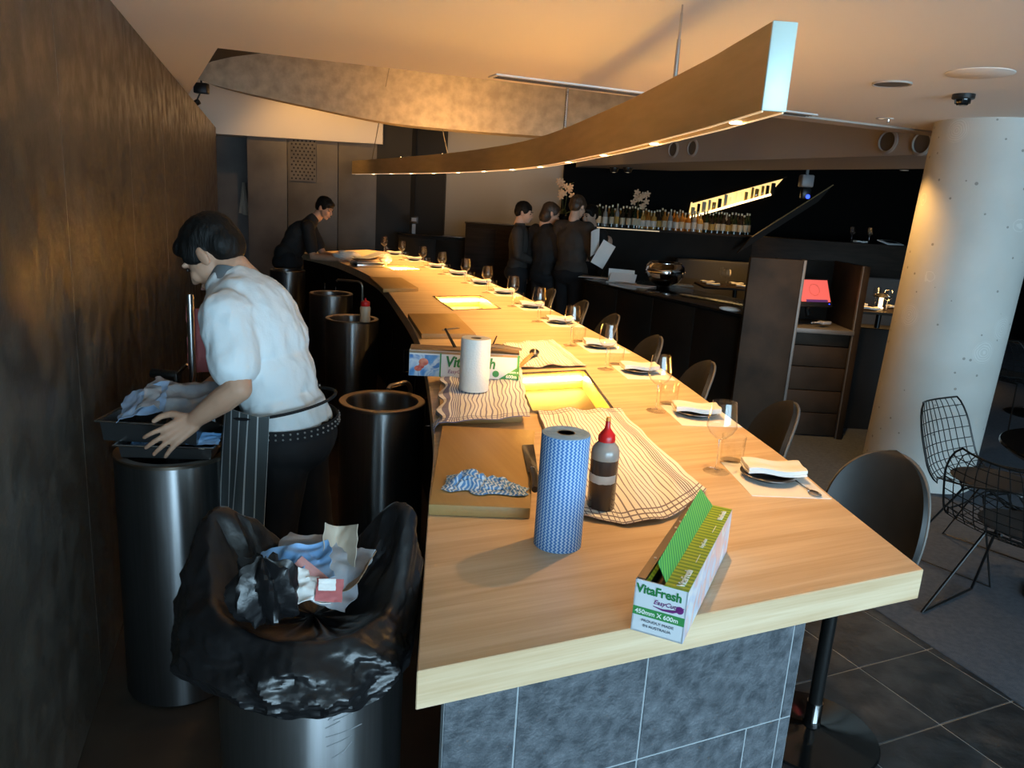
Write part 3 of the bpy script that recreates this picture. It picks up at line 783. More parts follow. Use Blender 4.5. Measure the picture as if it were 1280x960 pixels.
# ---- chopping boards
def quadbox(name, q, z0, z1, mat, label=None, cat=None, bevel=.003, parent=None, loc=True, **kw):
    mb = MB(); q = [V((p[0], p[1], 0)) for p in q]
    a = sum(q[i].x * q[(i + 1) % 4].y - q[(i + 1) % 4].x * q[i].y for i in range(4))
    if a < 0: q = q[::-1]
    mb.hexa([p + V((0, 0, z0)) for p in q] + [p + V((0, 0, z1)) for p in q])
    c = sum(q, V()) / 4; o = mb.build(name, mat, parent, bevel=bevel, loc=(c.x, c.y, z0) if loc else None, **kw)
    if label: tag(o, label, cat)
    return o
quadbox('chopping_board', [(-.225, 2.465), (.088, 2.479), (.066, 1.80), (-.189, 1.783)], CT + .0005, CT + .030, 'board_wood', 'thick honey-brown chopping board holding the crumpled blue wipe', 'chopping board')
quadbox('chopping_board', [(-.698, 4.884), (-.399, 5.016), (-.223, 4.294), (-.519, 4.183)], CT + .0005, CT + .030, 'board_wood', 'bare chopping board behind the white cling wrap box', 'chopping board')
quadbox('chopping_board', [(-1.345, 6.926), (-1.075, 7.034), (-.822, 6.316), (-1.075, 6.102)], CT + .0005, CT + .030, 'board_wood', 'bare chopping board nearest the tray at the far bar end', 'chopping board')
quadbox('chopping_board', [(-.315, 3.24), (.0, 3.38), (.045, 2.66), (-.245, 2.56)], CT + .0005, CT + .034, 'board_wood', 'chopping board hidden beneath the blue striped tea towel', 'chopping board')
# ---- tea towels
def cloth(name, q, z, mat, label, nu=40, nv=44, amp=.006, seed=0, bulge=0.0, drop=None, th=.0022, flip=False, over=None):
    q = [V((p[0], p[1], 0)) for p in q]
    def f(u, v):
        uu = max(u, drop[0]) if drop else u
        p = (q[0] * (1 - uu) + q[1] * uu) * (1 - v) + (q[3] * (1 - uu) + q[2] * uu) * v
        if bulge: p += (q[3] - q[0]).normalized() * bulge * v * v * 4 * uu * (1 - uu)
        ed = .012 * noise.noise(V((u * 7 + seed, v * 7, 3)))
        p = p + V((ed, .8 * ed, 0))
        h = fbm(V((u * 3.2 + seed, v * 2.4, .3 + seed)), 3) * amp + amp * .9 * (.5 + .5 * math.sin(u * 17 + 3 * noise.noise(V((v * 2, seed, 0)))))
        zz = z + max(h, -.0005 + amp * .1) + .002
        if over: zz += over(p)
        if drop and u < drop[0]:
            k = (drop[0] - u) / drop[0]; nn = drop[1]
            p = p + nn * (.018 + .022 * math.sin(v * 11 + k * 3 + seed) ** 2 + .012 * k); zz = zz - k * drop[2] * (.55 + .45 * math.sin(v * 5 + seed)**2) + .0
        return V((p.x, p.y, zz))
    mb = MB().grid(nu, nv, f); c = sum(q, V()) / 4
    return tag(mb.build(name, mat, solid=th, loc=(c.x, c.y, z), ang=80), label, 'tea towel', 'tea towels on the bar')
cloth('tea_towel', [(-.325, 3.22), (.035, 3.40), (.072, 2.60), (-.262, 2.44)], CT + .036, 'towel_blue', 'blue and mauve striped tea towel under the white paper roll', amp=.007, seed=2.1, drop=(.16, V((-1, -.12, 0)), .11))
cloth('tea_towel', [(.098, 2.80), (.425, 2.90), (.572, 2.06), (.195, 1.82)], CT + .0045, 'towel_mauve', 'long wavy mauve striped tea towel behind the blue wipe roll', nv=70, amp=.009, seed=5.4, bulge=.12)
cloth('tea_towel', [(-.065, 4.115), (.217, 4.387), (.361, 3.70), (.026, 3.545)], CT + .0045, 'towel_mauve', 'mauve striped tea towel beyond the nearest glowing well', amp=.010, seed=9.2)
# ---- blue wipe roll
p = onz(697, 684, CT); H = .272; r = .056
t = thing('wipe_roll', (p.x, p.y + .02, CT + .0005), 'tall upright roll of blue zigzag patterned cleaning wipes', 'wipe roll', rz=.7)
MB().lathe([(r, 0), (r, H)], n=64).build('outer_wrap', 'wipe_roll', t)
MB().lathe([(.020, H + .001), (r - .001, H + .001), (r - .001, H - .004), (.020, H - .004)], n=48, closed=True).build('roll_end', 'wipe_edge', t)
for rr in (.028, .035, .042, .049): MB().lathe([(rr, H + .0008), (rr + .0008, H + .0016), (rr + .0016, H + .0008)], n=40).build('roll_turn', 'wipe_edge', t)
MB().lathe([(.019, 0), (.0205, 0), (.0205, H + .002), (.019, H + .002)], n=32, closed=True).build('cardboard_core', 'cardboard', t)
# ---- sauce bottle
pm('sauce', (0.045, 0.030, 0.026), 0.25, trans=0.0, coat=.4)
pm('bottle_clear', (0.30, 0.27, 0.24), 0.25, coat=.4)
pm('red_cap', (0.55, 0.012, 0.012), 0.3)
pm('orange_tip', (0.75, 0.28, 0.03), 0.4)
pm('tape', (0.62, 0.58, 0.54), 0.6)
p = onz(750, 637, CT); t = thing('squeeze_bottle', (p.x, p.y, CT + .005), 'dark sauce squeeze bottle with red nozzle cap beside the blue roll', 'squeeze bottle')
MB().lathe([(0, 0), (.034, 0), (.0365, .004), (.0365, .138), (.0365, .140)], n=36).build('sauce_fill', 'sauce', t)
MB().lathe([(.0368, .1395), (.0368, .160), (.033, .172), (.022, .184), (.020, .190), (0, .19)], n=36).build('clear_shoulder', 'bottle_clear', t)
cap = MB().lathe([(.0225, .186), (.0225, .196), (.021, .204), (.012, .214), (.0072, .222), (.006, .240), (0, .240)], n=30).build('nozzle_cap', 'red_cap', t)
sub(MB().lathe([(0, .239), (.0058, .239), (.0064, .243), (.005, .250), (0, .251)], n=16).build('tip', 'orange_tip'), cap)
tp = MB(); tp.grid(40, 4, lambda u, v: V((.0374 * math.cos(u * 5.6), .0374 * math.sin(u * 5.6), .082 + v * .022 + .004 * math.sin(u * 6) + .002 * noise.noise(V((u * 20, v * 3, 0))))))
tp.build('tape_band', 'tape', t, solid=.0006)
# ---- white paper roll
p = onz(592, 487, CT + .045); t = thing('paper_roll', (p.x, p.y, CT + .046), 'white roll of paper towel standing on the striped tea towel', 'paper roll')
MB().lathe([(.057, 0), (.059, .004), (.0585, .2), (.056, .207), (.021, .206), (.021, .002)], n=48, closed=True).build('paper', 'towel_paper', t)
MB().lathe([(.0195, 0), (.021, 0), (.021, .206), (.0195, .206)], n=24, closed=True).build('cardboard_core', 'cardboard', t)
# ---- crumpled blue wipe
c = onz(608, 610, CT + .03)
def crumple(u, v):
    x = (u - .5) * .22; y = (v - .5) * .105 * (1.05 - .75 * max(0, u - .45) * 1.2)
    e = min(u, 1 - u, v, 1 - v)
    h = abs(fbm(V((u * 3.4, v * 2.4, 1.7)), 3)) * .030 * min(1, e * 6) + .034 * math.exp(-((u - .28) ** 2 + (v - .55) ** 2) * 14)
    return V((x + .016 * noise.noise(V((u * 6, v * 6, 5))), y + .02 * noise.noise(V((u * 5, v * 5, 9))), h + .003))
o = MB().grid(70, 44, crumple).build('crumpled_wipe', 'wipe_loose', solid=.0015, ang=70); o.location = (c.x, c.y, CT + .031); o.rotation_euler = (0, 0, -.18)
tag(o, 'crumpled blue and white zigzag wipe lying on the chopping board', 'wipe')
# ---- knife at the edge of the board
a, b = onz(660, 556, CT + .036), onz(671, 618, CT + .036)
kn = thing('knife', (a.x, a.y, CT + .031), 'black handled knife on the edge of the chopping board', 'knife', rz=math.atan2(b.y - a.y, b.x - a.x))
L_ = (b - a).length
MB().grid(12, 3, lambda u, v: V((u * L_ * .6, (v - .5) * .036 * (1 - .2 * u),   .006 + .004 * (v - .5)))).build('blade', 'steel_dark', kn, solid=.0018)
MB().tube([(L_ * .58, 0, .010), (L_ * .75, .002, .012), (L_ * .95, -.004, .010)], [.009, .011, .009], 10).build('handle', 'black_plastic', kn)
MB().lathe([(.0095, 0), (.0105, .004), (.0095, .008)], (L_ * .57, 0, .010), 12, V((1, 0, 0)).to_track_quat('Z', 'Y').to_matrix()).build('bolster', 'steel', kn)
# ---- green cling wrap box at the bar end
pm('box_white', (0.66, 0.70, 0.74), 0.4, coat=.2)
pm('box_green', (0.04, 0.26, 0.07), 0.45)
pm('print_green', (0.015, 0.19, 0.05), 0.5)
pm('print_purple', (0.16, 0.02, 0.17), 0.5)
pm('print_grey', (0.15, 0.17, 0.2), 0.5)
pm('print_white', (0.8, 0.85, 0.8), 0.5)
def stripemat(name, c1, c2, n, skew):
    m, nt, b = _nt(name); u, v, _ = uvxy(nt)
    s_ = math_node(nt, 'FRACT', math_node(nt, 'MULTIPLY', math_node(nt, 'ADD', v, math_node(nt, 'MULTIPLY', u, skew)), float(n)))
    nt.links.new(mixc(nt, math_node(nt, 'LESS_THAN', s_, .5), c1, c2), b.inputs['Base Color']); b.inputs['Roughness'].default_value = .4; return m
stripemat('box_stripe', (0.42, 0.55, 0.04), (0.17, 0.33, 0.02), 30, .0)
stripemat('flap_stripe', (0.20, 0.55, 0.10), (0.04, 0.28, 0.08), 26, .12)
def blotch(name, cols, scale, seed=0.0):
    m, nt, b = _nt(name); L = nt.links.new
    tc = nt.nodes.new('ShaderNodeTexCoord'); mp = nt.nodes.new('ShaderNodeMapping'); L(tc.outputs['Object'], mp.inputs[0]); mp.inputs['Location'].default_value = (seed, seed, seed)
    nz = nt.nodes.new('ShaderNodeTexNoise'); nz.inputs['Scale'].default_value = scale; nz.inputs['Distortion'].default_value = 1.2; L(mp.outputs[0], nz.inputs[0])
    cr = nt.nodes.new('ShaderNodeValToRGB'); L(nz.outputs[0], cr.inputs[0]); e = cr.color_ramp.elements
    e[0].position = .34; e[0].color = rgb(cols[0]); e[1].position = .66; e[1].color = rgb(cols[-1])
    for k, cc in enumerate(cols[1:-1]):
        q = e.new(.34 + .32 * (k + 1) / (len(cols) - 1)); q.color = rgb(cc)
    L(cr.outputs[0], b.inputs['Base Color']); b.inputs['Roughness'].default_value = .35; return m
blotch('side_print', [(.75, .75, .78), (.55, .62, .75), (.78, .45, .40), (.75, .74, .70)], 12)
blotch('food_print', [(.02, .10, .38), (.10, .30, .62), (.55, .65, .75), (.06, .2, .5)], 13, 3.0)
pm('print_red', (0.55, 0.06, 0.04), 0.4, c2=(.7, .25, .15), scale=40)
nbl, nbr, fr0 = onz(788, 787, CT), onz(853, 803, CT), onz(908, 688, CT)
yd = (fr0 - nbr); yd.z = 0; yd.normalize(); rzb = math.atan2(yd.y, yd.x) - math.pi / 2
BW, BL_, BH = .099, .455, .106
t = thing('cling_wrap_box', (nbl.x, nbl.y, CT + .001), 'green striped cling wrap box with raised lid, overhanging the bar end', 'cling wrap box', rz=rzb)
w_ = .003
bx = MB(); bx.box((w_ / 2, BL_ / 2, BH / 2), (w_, BL_, BH)).box((BW - w_ / 2, BL_ / 2, BH / 2), (w_, BL_, BH)).box((BW / 2, BL_ - w_ / 2, BH / 2), (BW, w_, BH)).box((BW / 2, w_ / 2, BH / 2), (BW, w_, BH)).box((BW / 2, BL_ / 2, w_ / 2), (BW, BL_, w_))
bx.build('carton', 'box_white', t, smooth=False)
sd = MB().box((BW + .0004, BL_ / 2, BH / 2), (.0008, BL_ - .002, BH - .002)).build('side_panel', 'side_print', t)
def strip(name, pts, mat, par, th=.0012, nv=24):
    q = [V(p) for p in pts]
    return MB().grid(4, nv, lambda u, v: (q[0] * (1 - u) + q[1] * u) * (1 - v) + (q[3] * (1 - u) + q[2] * u) * v).build(name, mat, par, solid=th)
tp_ = strip('lid_top', [(.054, 0, BH + .001), (BW, 0, BH + .001), (BW, BL_, BH + .001), (.054, BL_, BH + .001)], 'box_stripe', t)
strip('lid_flap', [(.030, .035, BH + .026), (.055, .012, BH + .001), (.055, BL_ - .004, BH + .001), (.020, BL_ + .004, BH + .034)], 'flap_stripe', t)
strip('inner_lip', [(.018, .002, BH - .004), (.024, .002, BH - .008), (.024, BL_ - .002, BH - .008), (.018, BL_ - .002, BH - .004)], 'box_stripe', t)
MB().box((.009, BL_ / 2, BH + .001), (.016, BL_ - .01, .002)).build('cutter_strip', 'steel_rim', t)
for yy in (.10, .27, .31, .40): MB().box((.010, yy, BH + .0024), (.005, .008, .001), .4).build('cutter_mark', 'box_white', t)
MB().lathe([(.012, 0), (.036, 0), (.036, .43), (.012, .43)], (.050, .012, .042), 24, V((0, 1, 0)).to_track_quat('Z', 'X').to_matrix(), closed=True).build('film_roll', 'cardboard', t)
gb = MB().box((BW / 2, -.0004, .0435), (BW - .001, .001, .017)).build('green_band', 'box_green', t)
fx = lambda x, z: frame4((x, -.0006, z), (1, 0, 0), (0, 0, 1))
text_mesh('front_lettering', 'VitaFresh', .0245, 'print_green', t, fx(.0035, .0815), bold=.0006, sx=.92)
text_mesh('script_lettering', 'EasyCutter', .0125, 'print_purple', t, fx(.038, .0655), shear=.3)
text_mesh('band_lettering', '450mm X 600m', .0125, 'print_white', t, frame4((.005, -.0012, .0395), (1, 0, 0), (0, 0, 1)), bold=.0002, sx=1.0)
text_mesh('base_lettering', 'PROUDLY MADE', .0072, 'print_grey', t, fx(BW / 2, .024), align='CENTER', sx=1.15)
text_mesh('base_lettering', 'IN AUSTRALIA', .0072, 'print_grey', t, fx(BW / 2, .0135), align='CENTER', sx=1.15)
MB().tube([(.038, -.0005, .0605), (.055, -.0005, .0575), (.075, -.0005, .0595), (.092, -.0005, .0655)], [.0006, .0018, .003, .001], 6).build('swoosh', 'print_purple', t)
MB().lathe([(0, 0), (.0075, 0), (.0075, .0006), (0, .0006)], (.0875, -.0002, .0655), 20, V((0, -1, 0)).to_track_quat('Z', 'X').to_matrix()).build('swoosh_disc', 'print_purple', t)
for yy, sz in ((.01, .020), (.37, .015)):
    text_mesh('lid_lettering', 'VitaFresh', sz, 'print_white', tp_, frame4((.088 if yy < .1 else .090, yy, BH + .0024), (0, 1, 0), (-1, 0, 0)), bold=.0004)
text_mesh('lid_lettering', 'EasyCutter', .011, 'print_white', tp_, frame4((.083, .20, BH + .0024), (0, 1, 0), (-1, 0, 0)))
for (ya, yb_) in ((.125, .165), (.29, .33)): MB().box((.085, (ya + yb_) / 2, BH + .0024), (.0012, yb_ - ya, .0006)).build('lid_rule', 'print_white', t)
# ---- white cling wrap box further along
za = CT + .0455
a, b = onz(508, 474, za), onz(648, 471, za); dx = (b - a); dx.z = 0; L2 = .46; c = (a + b) / 2
dx = V((1, .06, 0)).normalized()
t = thing('cling_wrap_box', (c.x - dx.x * L2 / 2, c.y - dx.y * L2 / 2, za), 'white cling wrap box with a blue food picture behind the paper roll', 'cling wrap box', rz=math.atan2(dx.y, dx.x))
D2, H2 = .105, .108
bx = MB(); bx.box((L2 / 2, w_ / 2, H2 / 2), (L2, w_, H2)).box((L2 / 2, D2 - w_ / 2, H2 / 2), (L2, w_, H2)).box((w_ / 2, D2 / 2, H2 / 2), (w_, D2, H2)).box((L2 - w_ / 2, D2 / 2, H2 / 2), (w_, D2, H2)).box((L2 / 2, D2 / 2, w_ / 2), (L2, D2, w_))
bx.build('carton', 'box_white', t, smooth=False)
fp = MB().box((.064, -.0005, .046), (.124, .001, .090)).build('food_picture', 'food_print', t)
for ex, ez, ra, rb in ((.060, .060, .020, .016), (.038, .032, .016, .012), (.052, .044, .012, .012)):
    sub(MB().ell((ex, -.0012, ez), (ra, .0012, rb)).build('food_shape', 'print_red'), fp)
MB().box((.130, -.0005, .050), (.006, .001, .1)).build('green_edge', 'box_green', t)
MB().box((L2 - .006, -.0005, .054), (.010, .001, .106)).build('green_edge', 'box_green', t)
MB().add([(L2 - .085, -.001, .002), (L2, -.001, .002), (L2, -.001, .062)], [(0, 1, 2)]).build('green_corner', 'box_green', t, solid=.0005)
MB().box((L2 / 2, .02, H2 + .0005), (L2 - .01, .03, .0016)).build('cutter_strip', 'steel_rim', t)
MB().box((L2 / 2, -.0004, H2 - .006), (L2, .001, .010)).build('lid_edge', 'cardboard', t)
strip('lid_flap', [(0, .04, H2), (0, D2, H2 + .004), (L2, D2, H2 + .004), (L2, .04, H2)], 'cardboard', t)
fz = lambda x, z: frame4((x, -.0008, z), (1, 0, 0), (0, 0, 1))
text_mesh('front_lettering', 'VitaFresh', .062, 'print_green', t, fz(.150, .046), bold=.002, shear=.15, sx=.88)
text_mesh('script_lettering', 'EasyCutter', .022, 'print_purple', t, fz(.160, .018), shear=.3)
text_mesh('corner_lettering', '45cm x', .014, 'print_white', t, frame4((L2 - .045, -.0016, .030), (1, 0, 0), (0, 0, 1)), bold=.0003)
text_mesh('corner_lettering', '600m', .020, 'print_white', t, frame4((L2 - .055, -.0016, .008), (1, 0, 0), (0, 0, 1)), bold=.0004)
MB().lathe([(0, 0), (.014, 0), (.014, .0008), (0, .0008)], (.362, -.0002, .024), 24, V((0, -1, 0)).to_track_quat('Z', 'X').to_matrix()).build('round_badge', 'box_green', t)
# ---- utensils beside it
def stick(a, b, r, name, mat, label, cat):
    a, b = V(a), V(b); mb = MB().tube([a, a.lerp(b, .5), b], [r * .8, r, r * 1.1], 8); o = mb.build(name, mat, loc=a); return tag(o, label, cat)
Y2 = c.y + .08
s0 = thing('tweezers', ony(570, 437, Y2), 'slim black tweezers leaning out of the white box on its left', 'tweezers', local=False)
a, b = ony(571, 440, Y2 - .01), ony(556, 411, Y2 + .05)
MB().tube([a, b], [.005, .003], 8).build('arm', 'black_plastic', s0); MB().tube([a + V((.006, .004, 0)), b + V((.003, 0, .002))], [.004, .003], 8).build('arm', 'black_plastic', s0)
s1 = thing('brush', ony(612, 440, Y2), 'thin black handled brush leaning out of the white box by the roll', 'brush', local=False)
a, b = ony(612, 440, Y2), ony(621, 420, Y2 + .06)
MB().tube([a, b], [.004, .003], 8).build('handle', 'black_plastic', s1); MB().tube([a, a + (a - b) * .25], [.006, .008], 8).build('bristles', 'cardboard', s1)
lz = CT + .016
a, b = onz(650, 458, lz), onz(665, 447, lz); s2 = thing('ladle', a, 'small steel ladle with a wooden handle beside the white box', 'ladle', local=False)
a2 = V((a.x, a.y, lz)); b2 = V((b.x, b.y, lz + .02))
MB().tube([a2 - (b2 - a2) * .4, a2.lerp(b2, .5), b2], [.009, .011, .008], 10).build('handle', 'board_wood', s2)
MB().ell(b2 + V((.01, .02, .004)), (.026, .032, .018)).build('cup', 'steel_dark', s2)
s3 = thing('tongs', ony(615, 438, Y2), 'dark steel tongs lying across the white cling wrap box', 'tongs', local=False)
a, b = V((c.x + .03, c.y + .075, za + H2 + .016)), V((c.x + .235, c.y + .045, za + H2 + .020))
MB().tube([a, a.lerp(b, .5) + V((0, .012, .006)), b], [.006, .009, .005], 8).build('arm', 'steel_dark', s3)
MB().tube([a, a.lerp(b, .5) + V((0, -.014, .008)), b + V((0, -.01, 0))], [.006, .009, .005], 8).build('arm', 'cardboard', s3)
# tweezers on the second board
a = onz(563, 412, CT + .032); s4 = thing('tweezers', (a.x, a.y, CT + .031), 'fine steel tweezers lying on the chopping board behind the white box', 'tweezers', rz=.9)
for k in (-1, 1): MB().tube([(-.07, 0, .004), (0, k * .010, .005), (.07, k * .006, .004)], .0028, 6).build('arm', 'steel', s4)
# ---- tray with papers and cloths at the far end of the bar
tq = thing('tray', (-1.62, 8.18, CT + .001), 'shallow steel tray with papers at the far end of the bar', 'tray', rz=.55)
MB().box((0, 0, .02), (.30, .24, .04)).build('tray_body', 'steel', tq, bevel=.008)
for k in range(3): MB().grid(8, 6, lambda u, v: V(((u - .5) * .29 + .015 * k, (v - .5) * .22, .046 + .022 * k + .03 * (v - .5) ** 2 + .05 * k * max(0, u - .4)))).build('paper_sheet', ['paper', 'cardboard', 'napkin'][k], tq, solid=.004)
def lump(name, c, r, seed, mat, label, cat, group=None, sq=1.0):
    mb = MB().ell((0, 0, 0), (1, 1, 1), None, 30, 20)
    mb.v = [tuple(V((v[0] * r[0], v[1] * r[1], v[2] * r[2])) * (1 + .45 * (abs(fbm(V(v) * 1.5 + V((seed, 0, 0)), 4)) - .25))) for v in mb.v]
    zmin = min(v[2] for v in mb.v); mb.v = [(v[0], v[1], v[2] - zmin) for v in mb.v]
    o = mb.build(name, mat, ang=70); o.location = c; return tag(o, label, cat, group)
lump('folded_cloth', (-1.92, 8.60, CT + .001), (.15, .11, .055), 3, 'napkin', 'crumpled pale cloth under the hands of the far worker', 'cloth')
lump('folded_cloth', (-1.47, 8.45, CT + .001), (.07, .06, .05), 8, 'napkin', 'small crumpled cloth beyond the steel tray', 'cloth')
# ================================================================== staff side: steel drums, bag, trays
pm('bin_bag', (0.007, 0.007, 0.008), 0.30, spec=0.5, bump=.25, bscale=26)
pm('pale_tray', (0.16, 0.165, 0.17), 0.28, metal=0.9)
pm('blue_film', (0.10, 0.28, 0.55), 0.3, c2=(.35, .5, .7), scale=10)
pm('wet_cloth', (0.42, 0.55, 0.75), 0.5, c2=(.25, .36, .52), scale=6)
pm('clear_film', (0.45, 0.46, 0.48), 0.25, c2=(.28, .29, .32), scale=14)
pm('pink_card', (0.62, 0.30, 0.28), 0.7)
pm('red_card', (0.45, 0.12, 0.12), 0.7)
pm('kraft', (0.26, 0.17, 0.10), 0.8)
pm('kraft_pale', (0.50, 0.42, 0.33), 0.8)
pm('grey_steel_mark', (0.22, 0.23, 0.24), 0.6)
DR, DH = .18, .84
def drum(loc, label, group='steel drums behind the bar', tap=False, spill=False):
    t = thing('steel_drum', (loc[0], loc[1], 0), label, 'steel drum', group)
    MB().lathe([(DR - .002, 0), (DR, .004), (DR, DH - .006), (DR - .002, DH - .001), (DR - .006, DH), (DR - .030, DH - .003), (DR - .034, DH - .02), (DR - .036, .25), (0, .25)], n=72).build('drum_body', 'steel_dark', t, ang=30)
    MB().lathe([(DR + .0015, DH - .010), (DR + .0015, DH), (DR - .002, DH + .003), (DR - .028, DH + .001), (DR - .031, DH - .006), (DR - .010, DH - .010)], n=72, closed=True).build('rim', 'steel_rim', t)
    return t
drum(ond(218, 562, 955 * .36 / 137), 'tall steel drum against the iron wall with trays stacked on it')
front = drum(ond(392, 790, 955 * .36 / 225), 'tall steel drum lined with a black bin bag')
c3 = ond(478, 501, 955 * .36 / 106); drum(c3, 'open steel drum with a bent tap, beside the blue striped towel')
c4 = ond(440, 405, 955 * .36 / 65); drum(c4, 'open steel drum with a sauce bottle on its rim')
c5 = ond(414, 370, 955 * .36 / 53); drum(c5, 'open steel drum with a bent tap, behind the worker in white')
c6 = ond(399, 351, 9.0); t6 = drum(V((c6.x - .1, 8.1, 0)), 'steel drum standing in front of the far worker')
# bent taps
def tap(p, dirv, label, h=.16, reach=.22):
    t = thing('tap', (p[0], p[1], 0), label, 'tap', 'bent steel taps', local=False)
    p = V((p[0], p[1], 0)); d = V(dirv).normalized()
    path = [p + V((0, 0, .02)), p + V((0, 0, DH + h - .05))]
    for k in range(1, 6):
        a = math.pi / 2 * k / 5; path.append(p + V((0, 0, DH + h - .05)) + d * (.05 * (1 - math.cos(a))) + V((0, 0, .05 * math.sin(a))))
    path.append(p + V((0, 0, DH + h)) + d * reach); path.append(p + V((0, 0, DH + h - .012)) + d * (reach + .01))
    MB().tube(path, .011, 10).build('spout', 'steel_rim', t); MB().lathe([(.022, 0), (.022, .03), (.012, .04), (0, .04)], p + V((0, 0, .0)), 16).build('foot', 'steel', t)
    return t
tap((c3.x + .09, c3.y + .205), (-.6, -1, 0), 'bent tap over the drum beside the blue striped towel', h=.045, reach=.14)
tap((c5.x + .24, c5.y + .12), (-1, .1, 0), 'bent tap over the drum behind the worker in white', h=.10, reach=.22)
# sauce bottle standing on a ledge inside the drum rim
pm('mayo', (0.50, 0.40, 0.28), 0.4)
t = thing('squeeze_bottle', (c4.x + .115, c4.y - .125, DH + .004), 'small pale squeeze bottle with red cap on a drum rim', 'squeeze bottle')
MB().lathe([(0, 0), (.034, 0), (.036, .004), (.034, .05), (.036, .095), (.028, .108), (0, .108)], n=24).build('bottle', 'mayo', t)
cp_ = MB().lathe([(.030, .106), (.031, .112), (.030, .136), (.018, .142), (0, .142)], n=24).build('cap', 'red_cap', t)
sub(MB().lathe([(.010, .141), (.008, .150), (.004, .160), (0, .160)], n=14).build('nozzle', 'red_cap'), cp_)
# chalk-like marks on the bagged drum
fp_ = front.location.copy()
for k, (az, zz, ln, tl_) in enumerate(((-1.02, .62, .05, 1.2), (-1.10, .60, .04, .9), (-.98, .585, .05, .2), (-1.12, .565, .03, .5), (-1.0, .53, .07, .1), (-1.05, .50, .05, .3), (-.97, .47, .035, 1.0), (-1.06, .455, .03, .6))):
    R_ = DR + .0006
    pts = []
    for q in range(5):
        s_ = (q / 4 - .5) * ln; a_ = az + s_ * math.cos(tl_) / R_; pts.append((R_ * math.cos(a_), R_ * math.sin(a_), zz + s_ * math.sin(tl_)))
    pts = [(p_[0], p_[1], p_[2] * .6 + .415) for p_ in pts]
    MB().tube(pts, .0011, 4).build('scuff_mark', 'grey_steel_mark', front)
# ---- the bin bag: loose film folded over the rim with two tall ears
def ridged(p, o=4):
    s = 0; a = 1.0
    for k in range(o): s += a * (1 - 2 * abs(noise.noise(p * (2 ** k) + V((k * 7.1, 0, 0))))); a *= .5
    return s / 2
def bag_pt(u, v):
    a = u * 2 * math.pi                       # angle, 0 = +x
    def bump_(c, wd): d = (a - c + math.pi) % (2 * math.pi) - math.pi; return math.exp(-(d / wd) ** 2)
    earL = bump_(2.75, .55); earR = bump_(.80, .50); lf = bump_(3.3, .8); fr_ = bump_(-1.1, .9)
    th = (math.cos(a), math.sin(a))
    cz = noise.noise(V((th[0] * 2.4, th[1] * 2.4, v * 2.5)))
    rg = ridged(V((th[0] * 1.7, th[1] * 1.7, v * 2.2)), 4) - .35
    lift = .055 + .125 * earL + .155 * earR + .02 * lf
    rl = .150 + .045 * earL + .050 * earR + .03 * lf - .01 * fr_              # lip radius
    if v < .36:
        k = v / .36; r = (rl - .015) * k ** .7; z = DH + .035 + (lift - .035) * k ** 2.0
    elif v < .46:
        k = (v - .36) / .10; r = rl - .015 + .03 * k; z = DH + lift + .010 * math.sin(k * math.pi)
    else:
        k = (v - .46) / .54; end = DR + .022 + .050 * lf
        r = rl + .015 + (end - rl - .015) * k ** .8 + .020 * math.sin(k * math.pi); z = DH + lift - (lift + .020 + .028 * fr_ + .012 * cz) * k
    r += (rg * (.006 + .026 * min(1, abs(v - .30) * 3)) + cz * .012) * min(1, v * 5)
    er = (earL + earR) * min(1, v * 4); r2_ = ridged(V((th[0] * 4.1 + 3, th[1] * 4.1, v * 5.5)), 3) - .35; r += .022 * er * r2_
    z += .012 * cz + .022 * rg * er + .012 * r2_ * er
    if v > .46 and z < DH + .01: r = max(r, DR + .006)
    return V((min(r * th[0], .200), r * th[1], z))
o = MB().grid(200, 84, bag_pt).build('bin_bag', 'bin_bag', solid=0.0, ang=24); o.location = (fp_.x, fp_.y, 0)
tag(o, 'crumpled glossy black bin bag folded over the near steel drum', 'bin bag')
# knotted second bag lying inside at the front
def knot(u, v):
    a = u * 2 * math.pi; t_ = v * math.pi
    d = V((math.sin(t_) * math.cos(a), math.sin(t_) * math.sin(a), -math.cos(t_)))
    tw = 1 + .28 * math.sin(a * 7 + 6 * v) * math.sin(t_)
    r = .046 * (1.0 + .4 * (ridged(d * 1.2 + V((3, 1, 0)), 3) - .4)) * tw
    return V((d.x * r * 1.15, d.y * r * .9, d.z * r * (1.15 if d.z < 0 else 1.5)))
kp = ond(330, 742, 1.40)
o = MB().grid(48, 26, knot).build('knotted_bag', 'bin_bag', ang=40); o.location = kp; tag(o, 'bunched knot of black plastic at the front of the bin', 'bin bag')
# rubbish
def crumple_sheet(name, c, size, rot, seed, amp, mat, label, cat, nu=24, nv=18, fold=0.0):
    def f(u, v):
        x = (u - .5) * size[0]; y = (v - .5) * size[1]
        h = ridged(V((u * 1.6 + seed, v * 1.6, seed)), 3) * amp + fold * (u - .5) ** 2
        return V((x + amp * .4 * noise.noise(V((u * 5, v * 5, seed))), y, h))
    o = MB().grid(nu, nv, f).build(name, mat, solid=.0012, ang=60); o.location = c; o.rotation_euler = rot; return tag(o, label, cat)
crumple_sheet('plastic_film', ond(372, 712, 1.50), (.13, .10), (.5, -.2, .3), 2.2, .030, 'blue_film', 'crumpled blue plastic film in the bin bag', 'plastic film')
crumple_sheet('plastic_film', ond(395, 715, 1.56), (.20, .15), (.45, .1, -.2), 7.2, .038, 'clear_film', 'crumpled clear plastic film among the rubbish', 'plastic film')
crumple_sheet('paper_towel', ond(378, 735, 1.46), (.10, .07), (.6, .2, .5), 4.1, .028, 'napkin', 'crumpled white paper towel in front of the pink card', 'paper towel')
